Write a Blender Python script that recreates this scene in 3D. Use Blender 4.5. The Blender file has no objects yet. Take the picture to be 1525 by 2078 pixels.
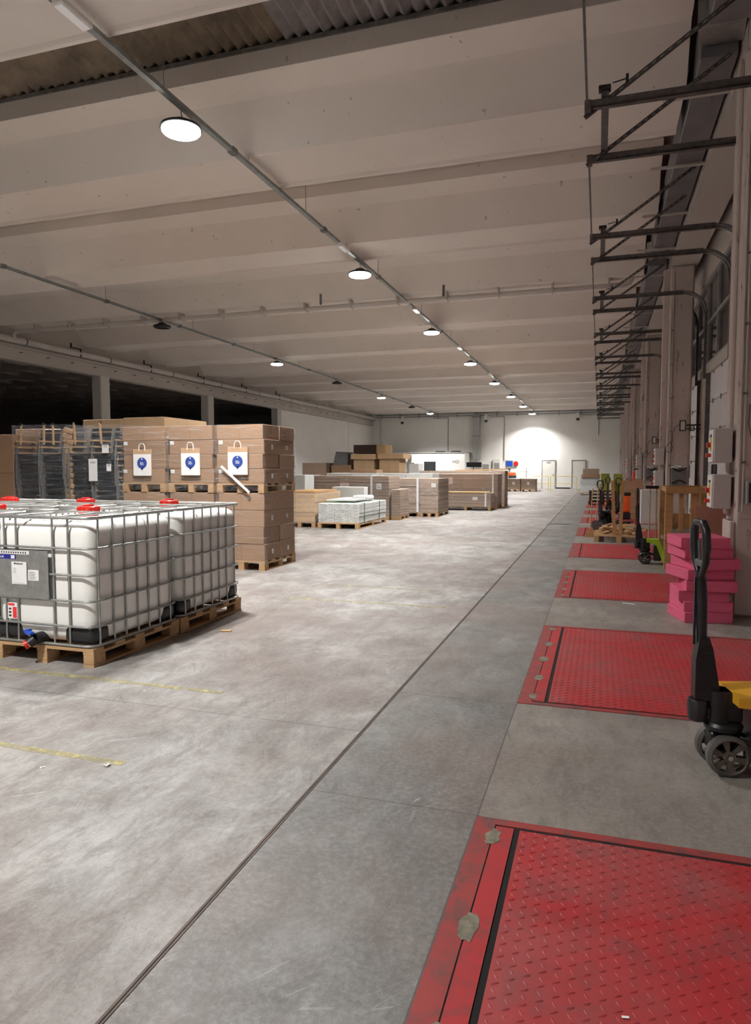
import bpy, bmesh, math, random
from mathutils import Vector, Matrix
random.seed(7)
PI = math.pi
COL = bpy.context.scene.collection
H = 1.55
# ------------------------------------------------------------------ materials
def new_mat(name):
    m = bpy.data.materials.new(name); m.use_nodes = True
    nt = m.node_tree; b = nt.nodes['Principled BSDF']
    return m, nt, b
def N(nt, t, **kw):
    n = nt.nodes.new(t)
    for k, v in kw.items():
        if k in n.inputs: n.inputs[k].default_value = v
        else: setattr(n, k, v)
    return n
def coords(nt, scale=(1, 1, 1), kind='Object'):
    tc = N(nt, 'ShaderNodeTexCoord'); mp = N(nt, 'ShaderNodeMapping'); mp.inputs['Scale'].default_value = scale
    nt.links.new(tc.outputs[kind], mp.inputs['Vector']); return mp.outputs['Vector']
def noise(nt, vec, scale, detail=4, rough=.55, dist=0):
    n = N(nt, 'ShaderNodeTexNoise'); n.inputs['Scale'].default_value = scale; n.inputs['Detail'].default_value = detail
    n.inputs['Roughness'].default_value = rough; n.inputs['Distortion'].default_value = dist
    nt.links.new(vec, n.inputs['Vector']); return n.outputs['Fac']
def ramp(nt, fac, stops):
    r = N(nt, 'ShaderNodeValToRGB'); e = r.color_ramp.elements
    while len(e) < len(stops): e.new(.5)
    for i, (p, c) in enumerate(stops):
        e[i].position = p; e[i].color = (c, c, c, 1) if isinstance(c, (int, float)) else (*c, 1)
    nt.links.new(fac, r.inputs['Fac']); return r.outputs['Color']
def mixc(nt, fac, a, b, mode='MIX'):
    m = N(nt, 'ShaderNodeMix', data_type='RGBA', blend_type=mode)
    for s, v in ((m.inputs[0], fac), (m.inputs[6], a), (m.inputs[7], b)):
        if isinstance(v, bpy.types.NodeSocket): nt.links.new(v, s)
        elif isinstance(v, (int, float)): s.default_value = v
        else: s.default_value = (*v, 1)
    return m.outputs[2]
def math_n(nt, op, a, b=0.0, c=None):
    m = N(nt, 'ShaderNodeMath', operation=op)
    for i, v in enumerate((a, b, c)):
        if v is None: continue
        if isinstance(v, bpy.types.NodeSocket): nt.links.new(v, m.inputs[i])
        else: m.inputs[i].default_value = v
    return m.outputs[0]
def bump(nt, b, fac, strength=.2, dist=.01):
    n = N(nt, 'ShaderNodeBump'); n.inputs['Strength'].default_value = strength; n.inputs['Distance'].default_value = dist
    nt.links.new(fac, n.inputs['Height']); nt.links.new(n.outputs[0], b.inputs['Normal'])
def flat(name, col, rough=.5, metal=0., var=.12, scale=6, spec=.5, bmp=0., rnd=0.):
    m, nt, b = new_mat(name)
    v = coords(nt); n = noise(nt, v, scale, 5, .6)
    dark = tuple(c * (1 - var) for c in col); lite = tuple(min(1, c * (1 + var)) for c in col)
    c = ramp(nt, n, [(.3, dark), (.7, lite)])
    if rnd:
        oi = N(nt, 'ShaderNodeObjectInfo'); k = math_n(nt, 'MULTIPLY_ADD', oi.outputs['Random'], rnd * 2, 1 - rnd)
        cb = N(nt, 'ShaderNodeCombineColor')
        for i in range(3): nt.links.new(k, cb.inputs[i])
        c = mixc(nt, 1., c, cb.outputs[0], 'MULTIPLY')
    nt.links.new(c, b.inputs['Base Color'])
    b.inputs['Roughness'].default_value = rough; b.inputs['Metallic'].default_value = metal; b.inputs['Specular IOR Level'].default_value = spec
    if bmp: bump(nt, b, noise(nt, v, scale * 8, 3), bmp, .004)
    return m
M = {}
def floor_mat():
    m, nt, b = new_mat('floor_concrete')
    v = coords(nt)
    big = noise(nt, v, .55, 6, .6, .4); mid = noise(nt, coords(nt, (1., .75, 1)), 2.1, 10, .74, .35); fine = noise(nt, v, 38, 6, .7)
    sep = N(nt, 'ShaderNodeSeparateXYZ'); nt.links.new(v, sep.inputs[0]); X, Y = sep.outputs[0], sep.outputs[1]
    left = ramp(nt, mid, [(.34, (.135, .122, .113)), (.48, (.245, .238, .228)), (.64, (.40, .398, .39))])
    right = ramp(nt, mid, [(.32, (.100, .100, .097)), (.5, (.160, .163, .158)), (.68, (.26, .265, .258))])
    apron = ramp(nt, mid, [(.3, (.19, .176, .155)), (.5, (.25, .235, .21)), (.70, (.32, .305, .275))])
    s1 = math_n(nt, 'GREATER_THAN', X, -1.3); s2 = math_n(nt, 'GREATER_THAN', X, -.485)
    c = mixc(nt, s1, left, right); c = mixc(nt, s2, c, apron)
    # red-brown traffic staining in drifting patches
    st = ramp(nt, big, [(.43, 0.), (.60, .72)])
    c = mixc(nt, st, c, (.17, .132, .118))
    c = mixc(nt, ramp(nt, fine, [(.42, .0), (.72, .30)]), c, (.46, .455, .44))
    c = mixc(nt, ramp(nt, noise(nt, coords(nt, (1.6, .55, 1)), 5, 8, .78, .3), [(.49, .0), (.62, .5)]), c, (.13, .112, .102))
    c = mixc(nt, ramp(nt, noise(nt, v, 120, 2, .5), [(.60, .0), (.72, .5)]), c, (.09, .08, .075))
    # scratches
    vs = coords(nt, (1, .12, 1)); vr = N(nt, 'ShaderNodeVectorRotate', rotation_type='Z_AXIS'); nt.links.new(vs, vr.inputs['Vector'])
    vr.inputs['Angle'].default_value = .6
    for ang, lite, th in ((.7, (.55, .54, .53), .006), (-.5, (.10, .09, .09), .012), (.15, (.11, .10, .10), .009)):
        tc = N(nt, 'ShaderNodeTexCoord'); r = N(nt, 'ShaderNodeVectorRotate', rotation_type='Z_AXIS'); r.inputs['Angle'].default_value = ang
        nt.links.new(tc.outputs['Object'], r.inputs['Vector'])
        mp = N(nt, 'ShaderNodeMapping'); mp.inputs['Scale'].default_value = (22, 1.1, 1); nt.links.new(r.outputs[0], mp.inputs['Vector'])
        vo = N(nt, 'ShaderNodeTexVoronoi', feature='DISTANCE_TO_EDGE'); vo.inputs['Scale'].default_value = .6; nt.links.new(mp.outputs[0], vo.inputs['Vector'])
        thin = math_n(nt, 'LESS_THAN', vo.outputs['Distance'], th)
        gate = ramp(nt, noise(nt, r.outputs[0], 1.7, 3, .6), [(.55, 0.), (.65, .5)])
        c = mixc(nt, math_n(nt, 'MULTIPLY', thin, gate), c, lite)
    # saw-cut control joints
    def line(sock, pos, w): return math_n(nt, 'LESS_THAN', math_n(nt, 'ABSOLUTE', math_n(nt, 'SUBTRACT', sock, pos)), w)
    cut = line(X, -.489, .004)
    strip = math_n(nt, 'MULTIPLY', math_n(nt, 'GREATER_THAN', X, -1.3), math_n(nt, 'LESS_THAN', X, -.48))
    for yy in (3.0, 4.53, 6.95, 10.9, 14.85):
        cut = math_n(nt, 'MAXIMUM', cut, math_n(nt, 'MULTIPLY', line(Y, yy, .0035), strip))
    lft = math_n(nt, 'LESS_THAN', X, -1.3)
    for yy in (3.78, 8.7, 13.6, 18.5, 23.4, 28.3, 33.2, 38.1, 43., 47.9):
        cut = math_n(nt, 'MAXIMUM', cut, math_n(nt, 'MULTIPLY', line(Y, yy, .004), lft))
    for xx in (-6.3, -11.3):
        cut = math_n(nt, 'MAXIMUM', cut, line(X, xx, .004))
    c = mixc(nt, math_n(nt, 'MULTIPLY', cut, .75), c, (.07, .06, .055))
    nt.links.new(c, b.inputs['Base Color'])
    nt.links.new(ramp(nt, mid, [(.25, .55), (.75, .36)]), b.inputs['Roughness'])
    b.inputs['Specular IOR Level'].default_value = .45
    bump(nt, b, fine, .12, .002)
    return m
def red_mat(name, base, worn, haze=.0):
    m, nt, b = new_mat(name); v = coords(nt)
    c = ramp(nt, noise(nt, v, 3, 6, .65), [(.3, tuple(x * .86 for x in base)), (.7, base)])
    c = mixc(nt, ramp(nt, noise(nt, v, 7, 8, .7, .5), [(.47, 0.), (.64, worn)]), c, (.10, .06, .058))
    c = mixc(nt, ramp(nt, noise(nt, v, 1.3, 5, .6, .5), [(.42, 0.), (.62, haze)]), c, (.27, .13, .125))
    nt.links.new(c, b.inputs['Base Color']); b.inputs['Roughness'].default_value = .52
    bump(nt, b, noise(nt, v, 60, 3), .08, .002)
    return m
def paint_mat(name, col, speck=.3, peel=0., rough=.85):
    m, nt, b = new_mat(name); v = coords(nt)
    c = ramp(nt, noise(nt, v, .8, 6, .6), [(.3, tuple(x * .93 for x in col)), (.7, col)])
    c = mixc(nt, ramp(nt, noise(nt, v, 9, 2, .5), [(.72, 0.), (.76, speck)]), c, (.12, .10, .09))
    if peel:
        vv = coords(nt, (1.6, 1.6, .35))
        c = mixc(nt, ramp(nt, noise(nt, vv, 5, 8, .75, .8), [(.58, 0.), (.63, peel)]), c, (.17, .10, .075))
    nt.links.new(c, b.inputs['Base Color']); b.inputs['Roughness'].default_value = rough; b.inputs['Specular IOR Level'].default_value = .25
    return m
def card_mat(name, col, lines=0.):
    m, nt, b = new_mat(name); v = coords(nt)
    c = ramp(nt, noise(nt, v, 2.5, 5, .6), [(.3, tuple(x * .88 for x in col)), (.7, col)])
    oi = N(nt, 'ShaderNodeObjectInfo'); k = math_n(nt, 'MULTIPLY_ADD', oi.outputs['Random'], .22, .86)
    cb = N(nt, 'ShaderNodeCombineColor')
    for i in range(3): nt.links.new(k, cb.inputs[i])
    c = mixc(nt, 1., c, cb.outputs[0], 'MULTIPLY')
    if lines:
        w = N(nt, 'ShaderNodeTexWave', bands_direction='Z'); w.inputs['Scale'].default_value = lines; w.inputs['Distortion'].default_value = .4
        nt.links.new(v, w.inputs['Vector'])
        c = mixc(nt, ramp(nt, w.outputs['Fac'], [(.0, .8), (.2, .0)]), c, tuple(x * .45 for x in col))
    nt.links.new(c, b.inputs['Base Color']); b.inputs['Roughness'].default_value = .75; b.inputs['Specular IOR Level'].default_value = .25
    return m
def film_mat(name='stretch_film', dens=.04, tint=(.8, .82, .84), painted_glint=.52):
    m, nt, b = new_mat(name); v = coords(nt, (.55, .55, 7))
    n1 = noise(nt, v, 6, 7, .72, 1.4); n2 = noise(nt, coords(nt, (1, 1, 2.2)), 3.2, 4, .6, .6)
    a = math_n(nt, 'ADD', ramp(nt, n1, [(.52, dens), (.68, painted_glint)]), ramp(nt, n2, [(.6, 0.), (.75, .10)]))  # wrinkle highlights painted in as pale, more opaque streaks
    b.inputs['Base Color'].default_value = (*tint, 1); b.inputs['Roughness'].default_value = .16
    b.inputs['Specular IOR Level'].default_value = .8
    nt.links.new(a, b.inputs['Alpha']); bump(nt, b, n1, .9, .03)
    return m
def wood_mat(name, col, grain=9):
    m, nt, b = new_mat(name); v = coords(nt, (grain * .12, grain, grain))
    c = ramp(nt, noise(nt, v, 3, 6, .6, 1.), [(.3, tuple(x * .72 for x in col)), (.7, col)])
    c = mixc(nt, ramp(nt, noise(nt, coords(nt), 4, 2, .5), [(.68, 0.), (.74, .6)]), c, tuple(x * .4 for x in col))
    nt.links.new(c, b.inputs['Base Color']); b.inputs['Roughness'].default_value = .75; b.inputs['Specular IOR Level'].default_value = .2
    return m
def hdpe():
    m, nt, b = new_mat('tank_plastic'); b.inputs['Base Color'].default_value = (.92, .925, .89, 1); b.inputs['Roughness'].default_value = .42
    v = coords(nt); bump(nt, b, noise(nt, v, 5, 3), .15, .01); return m
def emit(name, col, s):
    m, nt, b = new_mat(name); b.inputs['Base Color'].default_value = (*col, 1); b.inputs['Emission Color'].default_value = (*col, 1); b.inputs['Emission Strength'].default_value = s; return m
M['floor'] = floor_mat()
M['ceil'] = paint_mat('ceiling_paint', (.86, .795, .735), .45)
M['ledge'] = paint_mat('bare_concrete', (.62, .57, .52), .5)
M['wall'] = paint_mat('wall_paint', (.86, .845, .81), .06)
M['column'] = paint_mat('column_paint', (.60, .52, .485), .3, .75)
M['column_l'] = paint_mat('column_paint_left', (.62, .60, .57), .25)
M['girder'] = paint_mat('girder_paint', (.55, .51, .47), .3)
M['hall'] = paint_mat('dark_hall_paint', (.55, .50, .46), .2)
M['corr'] = flat('corrugated_sheet', (.25, .20, .145), .6, 0, .45, 2)
M['corr_clear'] = flat('rooflight_sheet', (.33, .31, .30), .45, 0, .3, 4)
M['red'] = red_mat('red_enamel', (.43, .028, .034), .5)
M['reddeck'] = red_mat('red_deck_enamel', (.43, .028, .034), .4, .4)
M['redf'] = red_mat('worn_red_enamel', (.33, .045, .043), .95)
M['pitblack'] = flat('pit_black', (.006, .006, .006), .9)
M['patch'] = flat('grout_patch', (.19, .175, .13), .9, 0, .4, 25)
M['galv'] = flat('galvanised_steel', (.42, .43, .42), .42, .85, .2, 12)
M['galvd'] = flat('weathered_galvanised_steel', (.20, .195, .19), .5, .6, .3, 10)
M['rail'] = flat('dull_track_steel', (.13, .12, .115), .5, .55, .3, 14)
M['tray'] = flat('cable_tray_steel', (.30, .33, .33), .45, .6, .2, 8)
M['duct'] = flat('duct_steel', (.23, .225, .235), .5, .5, .2, 2)
M['black'] = flat('black_plastic', (.018, .018, .02), .35, 0, .3, 9)
M['blackm'] = flat('black_metal', (.022, .022, .024), .38, .3, .3, 9)
M['rubber'] = flat('grey_rubber', (.085, .08, .078), .6, 0, .2, 9)
M['tyre'] = flat('wheel_tread', (.10, .096, .092), .5, 0, .2, 9)
M['hub'] = flat('cast_hub', (.17, .14, .12), .35, .55, .2, 14)
M['yellow'] = flat('yellow_enamel', (.80, .42, .03), .35, 0, .12, 5)
M['green'] = flat('lime_enamel', (.33, .50, .02), .4, 0, .2, 6)
M['chrome'] = flat('chrome', (.7, .7, .7), .18, 1, .1, 6)
M['pink'] = flat('pink_foam', (.66, .125, .225), .9, 0, .07, 9, .15, .3, .07)
M['wood'] = wood_mat('pallet_wood', (.56, .36, .19))
M['wood2'] = wood_mat('crate_timber', (.50, .285, .13), 6)
M['ply'] = wood_mat('plywood', (.52, .31, .19), 3)
M['redply'] = flat('reddish_board', (.36, .155, .105), .7, 0, .12, 4)
M['mdf'] = wood_mat('armrest_wood', (.60, .38, .19))
M['card'] = card_mat('cardboard', (.345, .215, .133))
M['cardl'] = card_mat('layered_cardboard', (.40, .29, .215), 3.4)
M['cardt'] = card_mat('tan_cardboard', (.60, .42, .25))
M['cardd'] = card_mat('dark_brown_carton', (.075, .045, .038), 5)
M['paper'] = flat('white_paper', (.82, .82, .82), .7, 0, .04)
M['whitebox'] = card_mat('white_carton', (.74, .76, .74))
M['inkbox'] = flat('grey_print', (.35, .37, .37), .7)
M['blue'] = flat('blue_ink', (.03, .07, .32), .6, 0, .08)
M['navy'] = flat('navy_label', (.015, .02, .26), .5)
M['ink'] = flat('black_ink', (.03, .03, .03), .7)
M['redink'] = flat('red_ink', (.78, .04, .04), .6)
M['pinkpaper'] = flat('pink_paper', (.75, .55, .52), .7)
M['hdpe'] = hdpe()
M['lid'] = flat('red_lid', (.72, .03, .02), .35)
M['bluep'] = flat('blue_plastic', (.02, .09, .55), .35)
M['film'] = film_mat()
M['filmd'] = film_mat('thick_film', .08, (.62, .66, .72), .55)
M['filmg'] = film_mat('painted_sheen_film', .06, (.88, .9, .93), .75)  # white shine put into the colour by paler tint and denser streaks
M['strap'] = flat('white_strap', (.85, .86, .88), .4)
M['greenstrap'] = flat('green_strap', (.03, .16, .07), .5)
M['doorp'] = flat('door_panel_paint', (.70, .71, .72), .5, 0, .04, 2)
M['doorw'] = flat('white_door_paint', (.72, .71, .66), .5, 0, .04, 2)
M['frame'] = flat('grey_frame', (.30, .30, .29), .5, 0, .1)
M['glass'] = flat('night_glass', (.045, .047, .05), .08, 0, .2, 3)
M['cream'] = flat('cream_enclosure', (.52, .49, .475), .5, 0, .05)
M['creamf'] = flat('pale_enclosure_front', (.8, .79, .76), .5, 0, .04)
M['bin'] = flat('grey_bin', (.16, .165, .17), .45)
M['amber'] = flat('amber_plate', (.75, .42, .02), .5)
M['knob'] = flat('red_knob', (.55, .02, .015), .35)
M['orange'] = flat('orange_plastic', (.85, .13, .02), .4)
M['olive'] = flat('olive_board', (.30, .29, .03), .6)
M['tape'] = None
M['lens'] = emit('lamp_lens', (1, .98, .95), 58)
M['emlens'] = emit('emergency_lens', (1, 1, 1), .1)
M['smlens'] = emit('small_lamp_lens', (1, 1, 1), 3)
M['pvc'] = paint_mat('painted_pipe', (.62, .58, .54), .1)
M['yrail'] = flat('yellow_rail', (.72, .62, .12), .5)
M['bag'] = flat('kraft_paper', (.50, .33, .20), .8)
def tape_mat():
    m, nt, b = new_mat('worn_yellow_line'); v = coords(nt)
    b.inputs['Base Color'].default_value = (.56, .50, .24, 1); b.inputs['Roughness'].default_value = .6
    nt.links.new(ramp(nt, noise(nt, v, 9, 7, .75), [(.40, .08), (.60, .75)]), b.inputs['Alpha']); return m
M['tape'] = tape_mat()
# ------------------------------------------------------------------ mesh builder
class MB:
    def __init__(s): s.bm = bmesh.new(); s.mi = 0
    def mat(s, i): s.mi = i; return s
    def _add(s, vs, fs):
        bv = [s.bm.verts.new(v) for v in vs]
        for f in fs:
            try:
                q = s.bm.faces.new([bv[i] for i in f]); q.material_index = s.mi; q.smooth = True
            except ValueError: pass
        return bv
    def box(s, x0, x1, y0, y1, z0, z1, bev=0., seg=1, mx=None):
        vs = [Vector((x, y, z)) for z in (z0, z1) for y in (y0, y1) for x in (x0, x1)]
        if mx is not None: vs = [mx @ v for v in vs]
        fs = [(0, 2, 3, 1), (4, 5, 7, 6), (0, 1, 5, 4), (2, 6, 7, 3), (0, 4, 6, 2), (1, 3, 7, 5)]
        bv = s._add(vs, fs)
        if bev > 0:
            st = set(bv); ed = [e for e in s.bm.edges if e.verts[0] in st and e.verts[1] in st]
            r = bmesh.ops.bevel(s.bm, geom=ed, offset=bev, segments=seg, affect='EDGES', profile=.5)
            for f in r['faces']: f.smooth = True; f.material_index = s.mi
        return s
    def obox(s, c, size, rz=0, rx=0, ry=0, bev=0., seg=1):
        mx = Matrix.Translation(c) @ Matrix.Rotation(rz, 4, 'Z') @ Matrix.Rotation(ry, 4, 'Y') @ Matrix.Rotation(rx, 4, 'X')
        a, b, d = (q / 2 for q in size)
        return s.box(-a, a, -b, b, -d, d, bev, seg, mx)
    def tube(s, pts, r, seg=8, closed=False, caps=True):
        pts = [Vector(p) for p in pts]; n = len(pts); rings = []
        rr = r if isinstance(r, (list, tuple)) else [r] * n
        up = None
        for i, p in enumerate(pts):
            if closed: t = pts[(i + 1) % n] - pts[i - 1]
            else: t = pts[min(i + 1, n - 1)] - pts[max(i - 1, 0)]
            t.normalize()
            if up is None:
                up = Vector((0, 0, 1)) if abs(t.z) < .9 else Vector((1, 0, 0))
            a = t.cross(up); 
            if a.length < 1e-4: a = t.cross(Vector((1, .1, 0)))
            a.normalize(); up = a.cross(t).normalized()
            rings.append([p + (a * math.cos(2 * PI * k / seg) + up * math.sin(2 * PI * k / seg)) * rr[i] for k in range(seg)])
        vs = [v for g in rings for v in g]; fs = []
        m = n if closed else n - 1
        for i in range(m):
            for k in range(seg):
                j = (i + 1) % n
                fs.append((i * seg + k, i * seg + (k + 1) % seg, j * seg + (k + 1) % seg, j * seg + k))
        if caps and not closed:
            fs.append(tuple(range(seg))[::-1]); fs.append(tuple((n - 1) * seg + k for k in range(seg)))
        s._add(vs, fs); return s
    def cyl(s, p0, p1, r, seg=16, r1=None): return s.tube([p0, p1], [r, r if r1 is None else r1], seg)
    def lathe(s, prof, c, axis='Z', seg=24, cap=True):
        A = {'Z': lambda r, t, h: (r * math.cos(t), r * math.sin(t), h), 'Y': lambda r, t, h: (r * math.cos(t), h, r * math.sin(t)), 'X': lambda r, t, h: (h, r * math.cos(t), r * math.sin(t))}[axis]
        vs = []; fs = []
        for (r, h) in prof:
            for k in range(seg): vs.append(Vector(c) + Vector(A(r, 2 * PI * k / seg, h)))
        for i in range(len(prof) - 1):
            for k in range(seg): fs.append((i * seg + k, i * seg + (k + 1) % seg, (i + 1) * seg + (k + 1) % seg, (i + 1) * seg + k))
        if cap: fs.append(tuple(range(seg))); fs.append(tuple((len(prof) - 1) * seg + k for k in range(seg))[::-1])
        s._add(vs, fs); return s
    def prism(s, poly, axis, a, b, mx=None):
        f = {'X': lambda p, h: (h, p[0], p[1]), 'Y': lambda p, h: (p[0], h, p[1]), 'Z': lambda p, h: (p[0], p[1], h)}[axis]
        n = len(poly); vs = [Vector(f(p, a)) for p in poly] + [Vector(f(p, b)) for p in poly]
        if mx is not None: vs = [mx @ v for v in vs]
        fs = [tuple(range(n)), tuple(range(n, 2 * n))[::-1]] + [(i, (i + 1) % n, n + (i + 1) % n, n + i) for i in range(n)]
        s._add(vs, fs); return s
    def build(s, name, mats, parent=None, loc=None, sharp=35):
        bmesh.ops.recalc_face_normals(s.bm, faces=s.bm.faces)
        me = bpy.data.meshes.new(name); s.bm.to_mesh(me); s.bm.free()
        for m in (mats if isinstance(mats, (list, tuple)) else [mats]): me.materials.append(M[m] if isinstance(m, str) else m)
        me.set_sharp_from_angle(angle=math.radians(sharp))
        o = bpy.data.objects.new(name, me); COL.objects.link(o)
        if parent: o.parent = parent
        if loc: o.location = loc
        return o
def tag(o, label=None, cat=None, group=None, kind=None):
    if label: o['label'] = label
    if cat: o['category'] = cat
    if group: o['group'] = group
    if kind: o['kind'] = kind
    return o
def thing(name, label, cat, loc=(0, 0, 0), rz=0, group=None, kind=None):
    o = bpy.data.objects.new(name, None); COL.objects.link(o); o.empty_display_size = .1
    o.location = loc; o.rotation_euler = (0, 0, rz); return tag(o, label, cat, group, kind)
def copy_tree(o, parent=None):
    kids = KIDS.get(o.name, None)
    c = o.copy(); COL.objects.link(c)
    if parent: c.parent = parent
    ks = [k for k in ALLK(o)]
    for k in ks: copy_tree(k, c)
    return c
KIDS = {}
def ALLK(o): return list(o.children)
def dup(o, loc, rz=None, label=None, group=None):
    c = copy_tree(o); c.location = loc
    if rz is not None: c.rotation_euler = (0, 0, rz)
    if label: c['label'] = label
    if group: c['group'] = group
    return c
def text(body, size, loc, rot, mat, parent, name='lettering', align='CENTER', ext=.0006):
    cu = bpy.data.curves.new(name, 'FONT'); cu.body = body; cu.size = size; cu.extrude = ext; cu.align_x = align; cu.align_y = 'CENTER'
    cu.materials.append(M[mat]); o = bpy.data.objects.new(name, cu); COL.objects.link(o); o.location = loc; o.rotation_euler = rot
    dg = bpy.context.evaluated_depsgraph_get(); me = bpy.data.meshes.new_from_object(o.evaluated_get(dg)); o2 = bpy.data.objects.new(name, me); COL.objects.link(o2)
    o2.location = loc; o2.rotation_euler = rot; bpy.data.objects.remove(o); o = o2; o.name = name
    if parent: o.parent = parent
    return o
ORD = ['nearest', 'second', 'third', 'fourth', 'fifth', 'sixth', 'seventh', 'eighth', 'ninth', 'tenth', 'eleventh', 'twelfth', 'thirteenth', 'fourteenth', 'fifteenth']
def nth(i): return ORD[i]
FRONT = (PI / 2, 0, 0)           # text facing -Y
# ------------------------------------------------------------------ shell
YB, YF, XL, XR, ZT = -9.0, 54.0, -17.65, 2.0, 5.87
def S(b, name, mat, label, cat): return tag(b.build(name, mat), label, cat, None, 'structure')
S(MB().box(-42, 2.4, YB - .2, YF + .3, -.3, 0), 'floor', 'floor', 'grey polished concrete floor of the warehouse', 'floor')
b = MB(); b.box(-42, 2.4, YF, YF + .25, 0, 7.2)
S(b, 'wall_far', 'wall', 'white far end wall lit by the last lamp', 'wall')
S(MB().box(-42, 2.4, YB - .25, YB, 0, 7.2), 'wall_back', 'wall', 'pale end wall behind the viewpoint', 'wall')
S(MB().box(-18.0, XL, 36.3, YF, 0, 5.0), 'wall_left', 'wall', 'plain white wall panel beyond the last left-hand opening', 'wall')
S(MB().box(XL - .002, XL + .004, 48.2, 48.235, 0, 5.0), 'trim_1', 'frame', 'thin vertical joint strip in the left wall', 'trim')
# precast roof elements
def ceil_profile(y0):
    h = [(.0, 5.90), (-.33, 6.415), (-.78, 6.50), (-.78, 6.70), (-.70, 6.70), (-.2, 6.55), (.2, 6.12)]
    lip = [(1.085, 5.90), (1.11, 5.865), (1.15, 5.865)]
    near = [(1.17 - a, z) for a, z in lip][::-1]
    near = [(.015, 5.86), (.065, 5.86), (.085, 5.905)]
    P = [(1.17 - a, z) for a, z in near][::-1] + [(1.17 - a, z) for a, z in h] + [(a, z) for a, z in h][::-1] + near
    return [(y0 + a, z) for a, z in P]
k = -4
while 8.85 + 3.95 * k < 53:
    y0 = 8.85 + 3.95 * k
    pr_ = ceil_profile(y0)
    b = MB(); b.prism(pr_, 'X', -18.3, .86)
    S(b, 'ceiling', 'ceil', 'white precast roof element, %s one beyond the rooflight strip' % nth(k) if k >= 0 else 'white precast roof element before the rooflight strip', 'ceiling')
    ym, y1 = y0 + 1.95, y0 + 3.95 - .78
    if k == -1:
        b = MB()
        n = 232; xs = [-18.3 + 19.2 * i / n for i in range(n + 1)]
        for (ya, yb, i0, i1) in ((ym - .02, y1 + .02, 0, n),):
            vs = []; fs = []
            for i, x in enumerate(xs):
                z = 6.72 + .10 * (1 if i % 2 else 0)
                vs += [(x, ya, z + .04), (x, (ya + yb) / 2, z + .09), (x, yb, z + .04)]
            for i in range(n):
                for j in range(2): fs.append((3 * i + j, 3 * i + 3 + j, 3 * i + 4 + j, 3 * i + 1 + j))
            b._add([Vector(v) for v in vs], fs)
        o = b.build('ceiling', ['corr', 'corr_clear']); tag(o, 'brown corrugated rooflight strip between two roof elements', 'rooflight', None, 'structure')
        for i, p in enumerate(o.data.polygons):
            cx = p.center.x
            if cx > -3.7: p.material_index = 1
        S(MB().box(-18.3, .9, ym - .3, y1 + .3, 6.95, 7.0), 'ceiling', 'hall', 'dark roof deck over the rooflight strip', 'roof deck')
        b = MB(); b.box(-18.3, .86, y1 - .012, y1 + .0, 6.48, 6.76)
        for i in range(16): b.box(-17.6 + i * 1.17, -17.594 + i * 1.17, y1 - .016, y1 - .010, 6.49, 6.74)
        S(b, 'trim_2', 'ledge', 'grey upstand boards along the rooflight strip', 'trim')
        S(MB().box(-18.3, .86, y1 - .035, y1 - .012, 6.72, 6.77), 'trim_3', 'galvd', 'metal flashing along the top of the upstand boards', 'trim')
    elif k < 11:
        S(MB().box(-18.3, .86, ym - .05, y1 + .05, 6.70, 6.78), 'ceiling', 'ledge', 'flat roof slab in the gap after roof element, %s' % (nth(k) if k >= 0 else 'behind the viewpoint'), 'roof slab')
    k += 1
S(MB().box(-18.4, 2.5, YB - .2, YF + .3, 7.2, 7.3), 'ceiling', 'hall', 'roof deck above the precast elements', 'roof deck')
S(MB().box(.86, 2.4, YB, YF, 6.75, 6.85), 'ceiling', 'ledge', 'dark eaves soffit along the dock side', 'soffit')
# left girder, columns
b = MB(); b.box(XL, XL + .02, YB, YF, 4.97, 5.34); b.box(XL - .33, XL, YB, YF, 4.95, 5.34); b.box(XL - .36, XL + .14, YB, YF, 5.34, 5.42)
S(b, 'beam_left', 'girder', 'long pale concrete girder over the left-hand columns', 'girder')
S(MB().box(XL - .5, XL - .05, YB, YF, 5.42, 6.75), 'wall_left', 'girder', 'pale upstand wall above the left girder', 'wall')
for i in range(-2, 3):
    y = 21.45 + 7.4 * i
    S(MB().box(XL - .35, XL + .06, y, y + .5, 0, 4.97, .02), 'column_left', 'column_l', 'square pale column, %s in the left-hand row' % nth(i + 2), 'column')
for i, y in enumerate([16.6 + 1.13 * j for j in range(28)]):
    b = MB(); b.box(XL + .0, XL + .012, y - .02, y + .02, 5.16, 5.28); b.box(XL + .012, XL + .16, y - .012, y + .012, 5.20, 5.225)
    if i < 28:
        o = b.build('cable_bracket', 'galvd'); tag(o, 'small steel cable bracket, %s one along the left girder' % ('%s' % (nth(i) if i < 15 else 'far')), 'bracket', 'cable brackets on the left girder')
# side hall (dark)
S(MB().box(-42.2, -42, YB, YF, 0, 7.2), 'wall_left', 'hall', 'far dark wall of the unlit side hall', 'wall')
S(MB().box(-42, -18.3, YB, YF, 6.3, 6.4), 'ceiling', 'hall', 'dark coffered ceiling of the unlit side hall', 'ceiling')
b = MB()
for i in range(26): b.box(-42, -18.4, YB + 2.4 * i, YB + 2.4 * i + .12, 5.85, 6.3)
for i in range(16): b.box(-41.5 + 1.45 * i, -41.38 + 1.45 * i, YB, YF, 6.02, 6.3)
S(b, 'ceiling', 'hall', 'dark crossing ribs under the side hall ceiling', 'ribs')
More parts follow.
